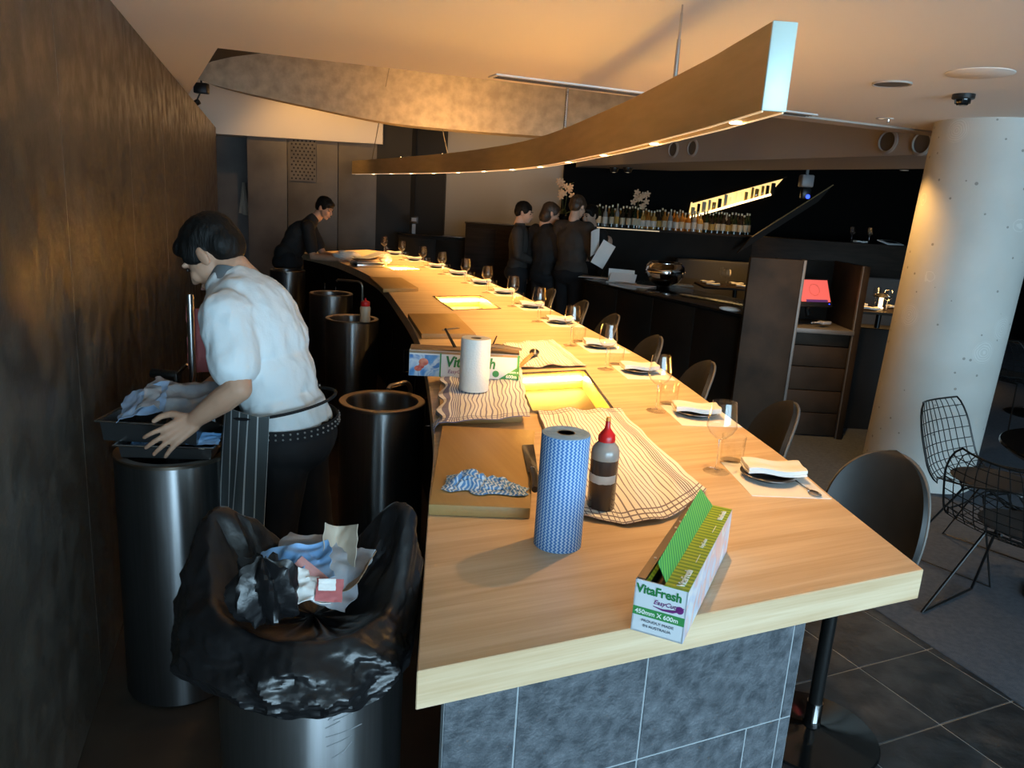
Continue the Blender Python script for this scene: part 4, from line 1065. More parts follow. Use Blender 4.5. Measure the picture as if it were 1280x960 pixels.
crumple_sheet('card_strip', ond(388, 716, 1.475), (.075, .028), (.7, .35, -.5), 1.1, .003, 'pink_card', 'pink card strip in the middle of the rubbish', 'card')
crumple_sheet('card_strip', ond(412, 738, 1.45), (.05, .045), (.7, .1, .2), 1.6, .004, 'red_card', 'red card scrap with a white tag in the rubbish', 'card')
crumple_sheet('card_tag', ond(409, 731, 1.44), (.032, .022), (.8, .1, .3), 1.3, .002, 'napkin', 'small white tag lying on the red card scrap', 'tag')
o = crumple_sheet('cardboard_tray', ond(432, 725, 1.56), (.13, .08), (.25, -.2, -.25), 5.1, .006, 'kraft', 'brown cardboard tray piece sunk in the bin bag', 'cardboard', fold=.16)
crumple_sheet('cardboard_flap', ond(418, 688, 1.60), (.065, .10), (1.05, .15, .35), 6.1, .012, 'kraft_pale', 'pale upright cardboard flap behind the brown piece', 'cardboard', fold=.22)
# ---- trays the worker is handling
def gn_tray(name, c, rz, tilt, size, h, label):
    t = thing(name, c, label, 'tray', 'steel trays on the drum', rz=rz); t.rotation_euler = (tilt[0], tilt[1], rz)
    a, b = size[0] / 2, size[1] / 2
    mb = MB(); ring = [(-a, -b), (a, -b), (a, b), (-a, b)]; inn = [(x * .90, y * .86) for x, y in ring]
    P_ = [V((x, y, h)) for x, y in ring] + [V((x * .94, y * .91, h)) for x, y in ring] + [V((x, y, 0)) for x, y in inn]
    fs = []
    for i in range(4):
        j = (i + 1) % 4; fs += [(i, j, 4 + j, 4 + i), (4 + i, 4 + j, 8 + j, 8 + i)]
    fs.append((8, 9, 10, 11)); mb.add(P_, fs).build('pan', 'pale_tray', t, solid=.0016, smooth=False)
    MB().tube([V((x, y, h)) for x, y in ring], .0035, 6, closed=True).build('rolled_edge', 'steel', t)
    return t
tc_ = ond(215, 530, 2.42)
dc = ond(218, 562, 955 * .36 / 137)
tl1 = gn_tray('steel_tray', V((dc.x + .01, dc.y, DH + .005)), .10, (0, 0), (.30, .24), .042, 'lower steel tray with blue film resting on the drum')
tl2 = gn_tray('steel_tray', V((dc.x - .035, dc.y + .015, DH + .050)), .02, (.0, .0), (.32, .25), .065, 'upper steel tray holding wrapped wet cloths')
crumple_sheet('wet_cloth', ond(182, 506, 2.45), (.15, .16), (.35, -.3, .2), 3.3, .03, 'wet_cloth', 'pale blue damp cloth lying in the upper tray', 'cloth')
crumple_sheet('wrapped_food', ond(230, 504, 2.50), (.24, .20), (.25, .12, .1), 8.3, .05, 'clear_film', 'clear film wrapped bundle in the upper tray', 'wrapped bundle')
crumple_sheet('plastic_film', ond(180, 554, 2.44), (.07, .05), (.6, 0, .2), 3.9, .02, 'blue_film', 'scrap of blue film sticking out of the lower tray', 'plastic film')
crumple_sheet('plastic_film', ond(255, 550, 2.44), (.10, .05), (.6, 0, .2), 6.9, .015, 'blue_film', 'dark blue film at the right of the lower tray', 'plastic film')
# ---- fittings on the iron wall behind the worker
wp = wall_at(2.85) + WN * .012
fx_ = thing('wall_tap', (wp.x, wp.y, 1.12), 'black wall tap with a chrome lever above the trays', 'wall tap', local=False)
b0 = ond(222, 470, 2.75)
MB().tube([b0 + V((-.10, .02, 0)), b0, b0 + V((.0, 0, -.06))], [.018, .022, .015], 12).build('valve_body', 'black_plastic', fx_)
MB().tube([b0 + V((.005, -.01, .01)), b0 + V((.045, -.02, .05))], [.008, .005], 8).build('lever', 'chrome', fx_)
MB().tube([b0 + V((0, 0, -.06)), b0 + V((0, 0, -.09))], .012, 10).build('outlet', 'chrome', fx_)
pp_ = ond(240, 440, 2.8)
po = MB().tube([V((pp_.x, pp_.y, .9)), V((pp_.x, pp_.y, 1.30))], .013, 10).build('wall_pole', 'steel', loc=(pp_.x, pp_.y, .9)); tag(po, 'pale vertical steel pole between the wall tap and the red cloth', 'pole')
rc = ond(247, 418, 2.86)
def rf(u, v): return V(((u - .5) * .12, .015 * math.sin(u * 9) + .01 * noise.noise(V((u * 4, v * 4, 0))), -(v) * .24 + .008 * math.sin(v * 25)))
o = MB().grid(20, 30, rf).build('hanging_cloth', 'red_card', solid=.004); o.location = rc + V((0, 0, .10)); o.rotation_euler = (0, 0, -.5); tag(o, 'dark red cloth hanging in folds on the wall by the tap', 'cloth')
# towel hanging on the recess at the far wall
hp = ony(304, 228, 12.55)
def hf(u, v): return V(((u - .5) * (.03 + .13 * v), .03 * math.sin(u * 8), -v * .48 - .04 * u * v))
o = MB().grid(12, 16, hf).build('hanging_cloth', 'kraft_pale', solid=.006); o.location = hp; tag(o, 'beige cloth hanging by a corner in the dark wall recess', 'cloth')
# perforated vent in the far panel
pv = ony(379, 200, YB - .045); vt = thing('perforated_vent', pv, 'panel of round ventilation holes in the far iron wall', 'vent')
MB().box((0, 0, 0), (.40, .012, .62)).build('plate', 'iron_panel', vt)
for r_ in range(12):
    for c_ in range(6):
        x = (c_ - 2.5) * .062 + (.031 if r_ % 2 else 0) - .015; z = (r_ - 5.5) * .05
        MB().lathe([(0, 0), (.0145, 0), (.0145, .002), (0, .002)], (x, -.0065, z), 8, V((0, -1, 0)).to_track_quat('Z', 'X').to_matrix()).build('hole', 'iron_seam', vt)
# ================================================================== guest side: stools, chairs, tables
pm('pad_black', (0.018, 0.018, 0.019), 0.8, bump=.2, bscale=200)
pm('booth_cloth', (0.070, 0.070, 0.070), 0.9, bump=.2, bscale=120)
pm('dark_timber', (0.020, 0.014, 0.010), 0.5, spec=.15, c2=(0.032, 0.022, 0.015), scale=3, stretch=(1, 8, 8))
pm('host_iron', (0.024, 0.019, 0.015), 0.6, spec=.12, c2=(0.046, 0.032, 0.022), scale=4, detail=9, bump=.15, bscale=20)
pm('host_edge', (0.16, 0.15, 0.14), 0.5, metal=.3)
def stool():
    t = thing('bar_stool', (0, 0, 0), 'black bar stool', 'bar stool', 'bar stools along the bar')
    MB().lathe([(0, 0), (.215, 0), (.220, .004), (.215, .010), (.06, .022), (.030, .032), (.028, .05), (0, .05)], n=56).build('base_disc', 'black_gloss', t)
    MB().lathe([(.026, .04), (.026, .12)], n=20).build('pole_collar', 'chrome', t)
    MB().lathe([(.0225, .05), (.0225, .58), (.05, .60), (0, .60)], n=20).build('pole', 'black_metal', t)
    MB().lathe([(0, .60), (.17, .60), (.205, .615), (.215, .64), (.205, .665), (.16, .675), (0, .678)], n=44).build('seat', 'vinyl', t)
    # tall oval wrap-around back
    def f(u, v):
        a = (u - .5) * 2.0; z = .56 + .40 * v
        v2 = 1 - (1 - v) ** 1.8 if v > .0 else 0; z = .56 + .39 * v2
        wd = math.sqrt(max(0.0, 1 - ((v2 - .38) / .62) ** 2)) if v2 > .38 else math.sqrt(max(0.0, 1 - ((.38 - v2) / .62) ** 2))
        ang = a * .76 * wd
        r = .235 + .035 * v
        return V((r * math.cos(ang) - .01 + .03 * v, r * math.sin(ang) * 1.02, z))
    bk_ = MB().grid(28, 24, f).build('backrest', 'vinyl', t, solid=.016, ang=60)
    edge = [f(0, k / 20) for k in range(21)] + [f(1, k / 20) for k in range(20, -1, -1)]
    sub(MB().tube([p + V((.008, 0, 0)) for p in edge], .006, 6).build('piping', 'host_edge'), bk_)
    return t
st = [(1107, 573), (983, 503), (882, 452), (818, 420), (766, 393), (728, 376), (688, 361)]
sl = ['black oval backed bar stool at the corner end of the bar', 'black oval backed bar stool in front of the host stand end panel', 'black oval backed bar stool before the low service counter, at the third place setting',
      'black oval backed bar stool before the low service counter, at the fourth place setting', 'black oval backed bar stool before the low service counter, at the fifth place setting', 'black oval backed bar stool nearest the man holding papers', 'black oval backed bar stool behind the standing group']
S0 = None
for (x, y), lb in zip(st, sl):
    bp_ = onz(x, y, .955); i = min(range(len(OUT)), key=lambda k: (OUT[k] - V((bp_.x, bp_.y, 0))).length)
    a, t_ = out_frame(OUT[i]); pos = V((bp_.x, bp_.y, 0)) - a * .255
    rz = math.atan2(a.y, a.x)
    if S0 is None: S0 = stool(); pos = V((1.09, 2.275, 0)); rz = .72; S0.location = pos; S0.rotation_euler = (0, 0, rz); S0['label'] = lb
    else: dup(S0, pos, rz, lb)
# wire chairs
def wire_chair():
    t = thing('wire_chair', (0, 0, 0), 'x', 'wire chair', 'wire chairs by the column')
    prof = catmull([(.25, 0, .445), (.18, 0, .455), (.0, 0, .425), (-.15, 0, .425), (-.215, 0, .475), (-.255, 0, .56), (-.30, 0, .68), (-.345, 0, .79)], 5)
    def S_(u, v):
        k = v * (len(prof) - 1); i = min(int(k), len(prof) - 2); p = prof[i].lerp(prof[i + 1], k - i)
        w = .255 + .02 * math.sin(v * 3.1)
        if v > .80: w *= math.sqrt(max(0.0, 1 - ((v - .80) / .22) ** 2 * .55))
        if v < .15: w *= 1 - .25 * ((.15 - v) / .15) ** 2
        s = (u - .5) * 2; dish = .055 * s * s
        up = V((.35, 0, 1)).normalized() if v < .45 else V((1, 0, .25)).normalized()
        return p + V((0, s * w, 0)) + up * dish * (1.0 if v > .1 else v * 10)
    wm = MB()
    for k in range(1, 11): wm.tube([S_(k / 11, j / 26) for j in range(27)], .0024, 5)
    for k in range(1, 15): wm.tube([S_(j / 12, k / 15) for j in range(13)], .0024, 5)
    wm.build('wire_shell', 'black_metal', t)
    rim = [S_(0, k / 24) for k in range(25)] + [S_(j / 10, 1) for j in range(1, 10)] + [S_(1, k / 24) for k in range(24, -1, -1)] + [S_(j / 10, 0) for j in range(9, 0, -1)]
    MB().tube(rim, .0048, 7, closed=True).build('rim', 'black_metal', t)
    for s in (-1, 1):
        MB().tube([(.12, s * .05, .43), (.05, s * .13, .41), (.20, s * .24, .012), (-.24, s * .24, .008), (-.05, s * .13, .41), (-.10, s * .05, .43)], .0065, 8).build('leg_frame', 'black_metal', t)
    MB().tube([(-.05, -.13, .405), (-.05, .13, .405)], .006, 8).build('cross_bar', 'black_metal', t)
    MB().tube([(.05, -.13, .405), (.05, .13, .405)], .006, 8).build('cross_bar', 'black_metal', t)
    pd = MB(); n_ = 40
    def pad(u, v):
        a = 2 * math.pi * u; r = math.sin(math.pi * v) ** .5; return V((.03 + .19 * r * math.cos(a), .20 * r * math.sin(a), .452 - .012 * math.cos(math.pi * v) + (.012 * r * r)))
    pd.grid(32, 10, pad).build('seat_pad', 'pad_black', t)
    return t
w0 = wire_chair(); w0.location = (2.45, 3.72, .007); w0.rotation_euler = (0, 0, -.92); w0['label'] = 'black wire chair directly in front of the concrete column'
dup(w0, (2.24, 3.07, .007), .60, 'black wire chair beside the tiled floor strip, back turned to the bar')
p = onz(1255, 470, .45); dup(w0, (p.x + .02, p.y, .007), .5, 'black wire chair beyond the column at the far round table')
def table(loc, r, label, zt=.74):
    t = thing('round_table', (loc[0], loc[1], .007), label, 'table', 'round dining tables')
    MB().lathe([(0, zt - .035), (r - .03, zt - .035), (r, zt - .012), (r, zt - .004), (r - .004, zt), (0, zt)], n=72).build('table_top', 'black_gloss', t)
    MB().lathe([(.026, .02), (.026, zt - .035)], n=20).build('pedestal', 'black_metal', t)
    MB().lathe([(0, 0), (.24, 0), (.24, .008), (.05, .02), (.03, .035), (0, .035)], n=44).build('foot', 'black_metal', t)
    return t
table((2.74, 3.28), .47, 'dark round table with napkin and plates by the wire chairs')
p = onz(1275, 424, .74); table((p.x + .35, p.y + .1), .5, 'dark round table beyond the concrete column')
quadbox('placemat', [(2.42, 3.44), (2.64, 3.38), (2.57, 3.12), (2.36, 3.18)], .748, .7496, 'paper', 'white paper placemat on the dark round table', 'placemat', bevel=0)
n5 = dup(pn, (2.49, 3.30, .754), .3, 'folded white napkin on the dark round table by the wire chairs')
# ================================================================== host stand
def bx_(name, c, d, mat, par, rz=0.0, bevel=.003): return MB().box(c, d, rz).build(name, mat, par, bevel=bevel)
hs_ = thing('host_stand', (2.15, 5.95, .006), 'tall dark iron host stand with side screens beside the column', 'host stand', local=False)
f_ = lambda x, y, z: V((x, y, z))
bx_('screen_panel', f_(1.925, 5.83, .70), (.395, .05, 1.39), 'host_iron', hs_)
bx_('screen_edge', f_(2.135, 5.83, .70), (.022, .056, 1.395), 'host_edge', hs_)
bx_('screen_panel', f_(2.63, 6.16, .69), (.045, .60, 1.37), 'host_iron', hs_)
bx_('screen_edge', f_(2.615, 5.88, .69), (.03, .03, 1.372), 'host_edge', hs_)
bx_('back_panel', f_(2.38, 6.45, .69), (.5, .04, 1.36), 'dark_cabinet', hs_)
bx_('desk_top', f_(2.38, 6.15, .862), (.47, .58, .036), 'host_edge', hs_)
zz = .842
for hgt in (.10, .17, .19, .18, .19):
    bx_('front_board', f_(2.38, 5.93, zz - hgt / 2), (.46, .035, hgt - .006), 'host_iron', hs_, bevel=.004); zz -= hgt
bx_('partition', f_(3.2, 6.25, .43), (1.15, .06, .86), 'dark_cabinet', hs_)
pm('screen_red', (0.3, 0.05, 0.05), 0.3, emit=(0.85, 0.13, 0.10), estr=.3)
pm('screen_navy', (0.02, 0.01, 0.04), 0.3, emit=(0.05, 0.015, 0.06), estr=.6)
pm('blue_led', (0, 0, 1), emit=(.02, .05, 1), estr=1.6)
sc_ = ony(1017, 366, 6.05); tb = thing('touch_screen', sc_, 'tilted point of sale touch screen with a red display on the host stand', 'touch screen', rz=.28); tb.rotation_euler = (-.45, .0, .30)
MB().box((0, 0, 0), (.30, .025, .235)).build('bezel', 'black_plastic', tb, bevel=.006)
MB().box((0, -.0132, .012), (.27, .001, .18)).build('display', 'screen_red', tb)
MB().box((.01, -.014, -.070), (.20, .001, .02)).build('task_bar', 'screen_navy', tb)
MB().lathe([(.045, 0), (.048, 0), (.048, .001), (.045, .001)], (0, -.0138, .02), 32, V((0, -1, 0)).to_track_quat('Z', 'X').to_matrix(), closed=True).build('ring_graphic', 'print_red', tb)
MB().box((.12, -.0136, -.095), (.008, .002, .006)).build('power_light', 'blue_led', tb)
MB().tube([(0, .02, -.05), (0, .10, -.10), (0, .10, -.16)], .02, 10).build('stand_arm', 'black_plastic', tb)
pm('grey_plastic', (0.35, 0.36, 0.38), 0.4)
rd = thing('card_reader', ony(1030, 405, 6.0), 'grey handheld card reader on the host stand desk', 'card reader', rz=.5)
MB().box((0, 0, .012), (.10, .06, .024)).build('body', 'grey_plastic', rd, bevel=.006); MB().tube([(-.05, 0, .014), (-.10, .02, .010), (-.14, .0, .012)], .006, 8).build('cable', 'grey_plastic', rd); MB().box((.01, 0, .0245), (.05, .04, .002)).build('keypad', 'black_plastic', rd)
# ================================================================== low service counter
ca, cb_ = V((.678, 7.976, 0)), V((1.745, 5.90, 0)); cdv = (cb_ - ca).normalized(); cn = V((-cdv.y, cdv.x, 0)); 
if cn.x < 0: cn = -cn
svc = thing('service_counter', (ca.x, ca.y, .006), 'low black service counter ending at the host stand', 'service counter', local=False)
def slab(name, s0, s1, d0, d1, z0, z1, mat, par, bevel=.003):
    q = [ca + cdv * s0 + cn * d0, ca + cdv * s1 + cn * d0, ca + cdv * s1 + cn * d1, ca + cdv * s0 + cn * d1]
    XM = 2.09; out = []                      # the counter butts against the host stand
    for a, b in zip(q, q[1:] + q[:1]):
        if a.x <= XM: out.append(a)
        if (a.x - XM) * (b.x - XM) < 0: out.append(a.lerp(b, (XM - a.x) / (b.x - a.x)))
    return MB().prism([(p.x, p.y) for p in out], z0, z1).build(name, mat, par, bevel=bevel)
LS = (cb_ - ca).length
slab('counter_top', 0, LS, 0, .78, .92, .95, 'black_gloss', svc)
for k in range(4): slab('front_panel', LS * k / 4 + .004, LS * (k + 1) / 4 - .004, .025, .05, .02, .918, 'dark_cabinet', svc)
slab('carcass', 0.01, LS, .05, .76, .01, .919, 'black_matt', svc)
pe = onz(829, 357, .95); bw_ = thing('wine_bowl', (pe.x, pe.y, .951), 'large polished chrome bowl with a cut opening on the service counter', 'bowl', rz=.3)
MB().lathe([(0, 0), (.07, .002), (.15, .04), (.20, .11), (.205, .15), (.19, .20), (.16, .23), (.155, .228), (.185, .195), (.198, .15), (.19, .11), (.14, .05), (0, .012)], n=56).build('bowl_shell', 'chrome', bw_)
MB().lathe([(.158, .2275), (.164, .233), (.158, .236), (.152, .231)], n=56, closed=True).build('bowl_rim', 'chrome', bw_)
MB().lathe([(0, .20), (.13, .20), (.155, .222)], n=40).build('dark_liner', 'black_gloss', bw_)
pmn = onz(775, 353, .95); mn = thing('menu_stand', (pmn.x, pmn.y, .951), 'white folded menus standing on the service counter', 'menus', rz=-.35)
MB().box((0, .03, .065), (.27, .004, .13)).build('back_sheet', 'paper', mn)
MB().grid(8, 4, lambda u, v: V(((u - .5) * .27 + .03, -.05 + .08 * v - .02, .004 + .085 * v + .01 * math.sin(u * 3)))).build('front_sheet', 'paper', mn, solid=.002)
MB().box((.02, -.03, .003), (.30, .14, .005), .1).build('loose_sheet', 'paper', mn)
for (x, y, r, lb) in ((845, 356, .3, 'open white menu lying in front of the chrome bowl'), (795, 357, -.2, 'white sheet lying beside the folded menus'), (745, 347, .1, 'white sheet at the far corner of the service counter')):
    p = onz(x, y, .951); o = MB().box((0, 0, .003), (.34, .22, .005)).build('menu_sheet', 'paper', bevel=.001); o.location = (p.x, p.y, .951); o.rotation_euler = (0, 0, r - .4); tag(o, lb, 'menu')
p = onz(912, 389, .951); o = MB().ell((0, 0, .018), (.09, .03, .018)).build('rolled_napkin', 'napkin'); o.location = (p.x, p.y, .951); o.rotation_euler = (0, 0, -.6); tag(o, 'rolled white napkin on the service counter by the host stand', 'napkin')
# ================================================================== booths with laid tables
def booth(c, w, label, rz=0.0):
    t = thing('booth_bench', (c[0], c[1], .006), label, 'bench', 'upholstered booth benches', rz=rz)
    MB().box((0, .28, .52), (w, .12, 1.02)).build('backrest', 'booth_cloth', t, bevel=.03, seg=3)
    MB().box((0, 0, .36), (w, .55, .16)).build('seat', 'booth_cloth', t, bevel=.03, seg=3)
    MB().box((0, .02, .14), (w - .04, .48, .27)).build('plinth', 'black_matt', t)
    return t
def bistro(c, sx, sy, label, rz=0.0, zt=.75):
    t = thing('dining_table', (c[0], c[1], .006), label, 'table', 'booth tables', rz=rz)
    MB().box((0, 0, zt - .02), (sx, sy, .03)).build('table_top', 'dark_timber', t, bevel=.006)
    MB().lathe([(.03, .01), (.03, zt - .035)], n=16).build('pedestal', 'black_metal', t); MB().lathe([(0, 0), (.22, 0), (.2, .015), (0, .02)], n=30).build('foot', 'black_metal', t)
    return t
pm('lamp_glow', (1, .85, .6), emit=(1.0, .66, .30), estr=1.5)
def table_lamp(c, label):
    t = thing('table_lamp', c, label, 'table lamp', 'small table lamps')
    MB().lathe([(0, 0), (.035, 0), (.035, .01), (.022, .014), (.022, .12), (0, .12)], n=20).build('glow_stem', 'lamp_glow', t)
    MB().lathe([(.02, .125), (.085, .13), (.09, .14), (.05, .165), (0, .175)], n=28).build('shade', 'black_plastic', t)
    light('table_lamp_light', 'POINT', V(c) + V((0, -.12, .22)), 1.2, WARM, shadow_soft_size=.04)
    return t
def lay(c, sp_, n, tag_):
    for k in range(n):
        for s in (-1, 1):
            x = c[0] + (k - (n - 1) / 2) * sp_; y = c[1] + s * .16
            dup(pg, (x + .10, y - s * .02, c[2]), 0, 'empty wine glass on the laid table ' + tag_, 'wine glasses ' + tag_)
            dup(pn, (x - .08, y, c[2] + .012), .1 * s, 'folded white napkin on the laid table ' + tag_, 'napkins ' + tag_)
p = onz(1100, 386, .756); booth((p.x + .1, p.y + .75), 2.2, 'grey upholstered booth bench behind the laid table near the column'); bistro((p.x, p.y), 1.5, .62, 'dark booth table laid with glasses and napkins near the column')
lay((p.x - .1, p.y, .758), .42, 3, 'near the column'); table_lamp((p.x + .02, p.y + .05, .757), 'small mushroom table lamp between glasses near the column')
p2 = onz(915, 357, .756); booth((p2.x + .1, p2.y + .42), 1.5, 'grey upholstered booth bench beside the chrome bowl'); bistro((p2.x + .05, p2.y), 1.0, .6, 'dark booth table laid with napkins behind the host stand')
lay((p2.x - .02, p2.y, .758), .40, 2, 'behind the host stand'); table_lamp((p2.x + .30, p2.y + .02, .757), 'small mushroom table lamp at the table behind the host stand')
# ================================================================== the back bar
YBAR = 11.5; ZBAR = 1.40
xl, xr = ony(700, 288, YBAR).x, ony(942, 293, YBAR).x
bb_ = thing('back_bar', ((xl + xr) / 2, YBAR, .006), 'tall black back bar with a lit ledge full of bottles', 'bar cabinet', local=False)
bx_('bar_front', V(((xl + xr) / 2, YBAR + .3, ZBAR / 2)), (xr - xl, .6, ZBAR - .04), 'dark_cabinet', bb_)
bx_('bar_ledge', V(((xl + xr) / 2, YBAR + .28, ZBAR - .01)), (xr - xl + .06, .68, .025), 'dark_timber', bb_)
bx_('led_edge', V((xl + .75, YBAR - .065, ZBAR - .012)), (1.4, .008, .014), 'faint_glow', bb_, bevel=0)
a0_, a1_ = V((xr, YBAR, 0)), V((ony(1175, 309, 11.3).x, 11.3, 0))
q = [a0_, a1_, a1_ + V((.1, .6, 0)), a0_ + V((.1, .6, 0))]
quadbox('bar_wing', q, .01, 1.40, 'dark_timber', parent=bb_, loc=False)
qb = bpy.data.objects
st_ = thing('waiter_station', (ony(610, 290, 10.9).x, 10.9, .006), 'dark timber waiter station behind the standing group', 'cabinet', local=False)
x0_, x1_ = ony(582, 285, 10.9).x, ony(697, 285, 10.9).x
bx_('body', V(((x0_ + x1_) / 2, 11.1, .68)), (x1_ - x0_, .45, 1.34), 'dark_timber', st_); bx_('top', V(((x0_ + x1_) / 2, 11.1, 1.36)), (x1_ - x0_ + .03, .48, .02), 'black_gloss', st_)
for k in range(3): bx_('door', V((x0_ + (x1_ - x0_) * (k + .5) / 3, 10.868, .66)), ((x1_ - x0_) / 3 - .012, .012, 1.26), 'dark_timber', st_)
lw = thing('low_cabinet', (ony(540, 300, 11.4).x, 11.4, .006), 'low dark cabinet under the grey wall', 'cabinet', local=False)
bx_('body', V((ony(545, 300, 11.4).x, 11.6, .56)), (1.1, .4, 1.1), 'dark_cabinet', lw); bx_('top', V((ony(545, 300, 11.4).x, 11.6, 1.12)), (1.13, .43, .02), 'black_gloss', lw)
for k in (-1, 1): bx_('door', V((ony(545, 300, 11.4).x + k * .27, 11.394, .55)), (.53, .012, 1.04), 'dark_cabinet', lw)
# card terminal on it
p = ony(516, 308, 11.45); ct2 = thing('card_stand', (p.x, 11.5, 1.131), 'black sign holder with a pale card on the low cabinet', 'sign holder')
MB().box((0, 0, .07), (.05, .03, .14)).build('post', 'grey_plastic', ct2); MB().box((0, -.005, .20), (.12, .02, .10)).build('head', 'black_plastic', ct2, bevel=.005); MB().box((0, -.016, .205), (.07, .002, .05)).build('card', 'grey_plastic', ct2)
# bottles
cols = [('amber', (0.42, 0.17, 0.03)), ('clear', (0.30, 0.30, 0.28)), ('dark', (0.03, 0.022, 0.015)), ('green', (0.015, 0.028, 0.012)), ('honey', (0.55, 0.32, 0.08))]
labs = [('cream', (0.62, 0.55, 0.40)), ('white', (0.7, 0.68, 0.62)), ('gold', (0.5, 0.32, 0.08))]
for n_, c_ in cols: pm('bottle_' + n_, c_, .12, coat=.5)
for n_, c_ in labs: pm('label_' + n_, c_, .6)
pm('foil', (0.5, 0.42, 0.3), .3, metal=.8)
def bottle(kind, lab, h, r):
    t = thing('bottle', (0, 0, 0), '%s spirit bottle with a %s label on the back bar ledge' % (kind, lab), 'bottle', '%s bottles with %s labels' % (kind, lab))
    MB().lathe([(0, 0), (r, .003), (r, h * .58), (r * .85, h * .66), (r * .38, h * .74), (r * .34, h * .93), (0, h * .93)], n=14).build('glass_body', 'bottle_' + kind, t)
    MB().lathe([(r + .001, h * .14), (r + .001, h * .46)], n=14).build('label', 'label_' + lab, t)
    MB().lathe([(r * .40, h * .90), (r * .40, h), (0, h)], n=10).build('cap', 'foil', t)
    return t
PB = []
rb = random.Random(4)
for k, (kd, lb_) in enumerate([('amber', 'cream'), ('clear', 'white'), ('dark', 'gold'), ('green', 'cream'), ('honey', 'white'), ('clear', 'gold'), ('amber', 'white'), ('dark', 'cream')]):
    PB.append((bottle(kd, lb_, [.30, .31, .29, .32, .27, .34, .28, .31][k], [.040, .036, .038, .037, .045, .034, .042, .038][k]), [0]))
def put(i, loc):
    b_, fl2 = PB[i]
    if fl2[0] == 0: b_.location = loc; fl2[0] = 1
    else: dup(b_, loc)
px = 740.0; i_ = 0
while px < 935:
    if 791 < px < 803 and i_ % 2: i_ += 1
    row = i_ % 2; Yb = YBAR + .16 + .20 * row + rb.uniform(-.02, .02)
    p = ony(px, 288, Yb); put(rb.choice((0, 0, 1, 2, 3, 4, 5, 6, 7)) if px < 880 else rb.choice((2, 3, 7, 2, 1)), (p.x, Yb, ZBAR + .004)); px += rb.uniform(3.0, 4.4); i_ += 1
# orchids on the ledge
pm('petal', (0.80, 0.62, 0.42), 0.6, c2=(.7, .45, .28), scale=20); pm('stem_green', (0.05, 0.07, 0.02), .5)
def orchid(c, h, label, seed):
    r = random.Random(seed); t = thing('orchid', c, label, 'orchid', 'orchids on the back bar')
    MB().lathe([(0, 0), (.06, 0), (.075, .14), (.07, .14), (.06, .02), (0, .02)], n=20).build('pot', 'black_gloss', t)
    for s in (-1, 1):
        MB().tube([(0, 0, .1), (s * .03, 0, h * .6), (s * .02, 0, h * .9), (s * .12, -.02, h * .98)], .006, 6).build('stem', 'stem_green', t)
    for k in range(4):
        a = k * 1.6; MB().ell((.07 * math.cos(a), .07 * math.sin(a), .17), (.09, .03, .008), Matrix.Rotation(a, 3, 'Z') @ Matrix.Rotation(-.5, 3, 'Y')).build('leaf', 'stem_green', t)
    for k in range(11):
        c_ = V((r.uniform(-.11, .11), r.uniform(-.06, .0), h * r.uniform(.62, 1.02))); mb = MB(); ph = r.random() * 3
        for q in range(5):
            a = ph + q * 1.2566; mb.ell(c_ + V((.026 * math.cos(a), -.004, .026 * math.sin(a))), (.026, .005, .016), Matrix.Rotation(-a, 3, 'Y'), 8, 6)
        mb.build('blossom', 'petal', t)
p = ony(703, 284, YBAR + .3); orchid((p.x, YBAR + .3, ZBAR + .004), .62, 'tall white orchid on the bar behind the standing group', 1)
p = ony(797, 284, YBAR + .42); orchid((p.x, YBAR + .42, ZBAR + .004), .52, 'white orchid among the bottles on the back bar', 5)
# lit sloping bottle display beyond the bar
pm('display_glow', (1, .8, .45), emit=(1.0, .66, .22), estr=.35)
Yd = 12.72
d0, d1, d2, d3 = ony(862, 272, Yd), ony(964, 243, Yd), ony(984, 221, Yd), ony(866, 253, Yd)
ds = thing('bottle_display', (d0.x, Yd, d0.z), 'sloping golden backlit bottle display beyond the bar', 'display', local=False)
def quadY(name, pts, y, mat, par, th): 
    return MB().hexa([V((p.x, y, p.z)) for p in pts] + [V((p.x, y + th, p.z)) for p in pts]).build(name, mat, par, smooth=False)
quadY('back_glow', (d0, d1, d2, d3), Yd + .12, 'display_glow', ds, .02)
def on_disp(u, v): return (d0 * (1 - u) + d1 * u) * (1 - v) + (d3 * (1 - u) + d2 * u) * v
MB().tube([on_disp(0, 0) + V((0, .02, 0)), on_disp(1, 0) + V((0, .02, 0))], .02, 6).build('shelf_rail', 'lamp_glow', ds)
MB().tube([on_disp(0, 1) + V((0, .02, 0)), on_disp(1, 1) + V((0, .02, 0))], .016, 6).build('shelf_rail', 'dark_timber', ds)
for k in range(16):
    u = (k + .5) / 16; a, b = on_disp(u, .05), on_disp(u, .55 + .3 * rb.random())
    MB().box((a + b) / 2 + V((0, .04, 0)), (.03 + .035 * rb.random(), .04, (b - a).length)).build('shelf_bottle', rb.choice(['bottle_honey', 'label_cream', 'label_gold', 'dark_cabinet', 'display_glow']), ds, bevel=.012)
sr = thing('sloping_rail', (0, 0, 0), 'broad brown sloping rail running up behind the bar', 'rail', local=False)
r0, r1 = ony(938, 298, 11.25), ony(1040, 233, 11.25); sr.location = r0
w2 = V((.16, 0, .22)); MB().hexa([r0 - w2, r1 - w2, r1 + w2 * .1, r0 + w2 * .1] + [p + V((0, .06, 0)) for p in (r0 - w2, r1 - w2, r1 + w2 * .1, r0 + w2 * .1)]).build('rail_board', 'dark_cabinet', sr, smooth=False)
MB().tube([r0 + w2 * .1, r1 + w2 * .1], .008, 6).build('rail_trim', 'brass', sr)
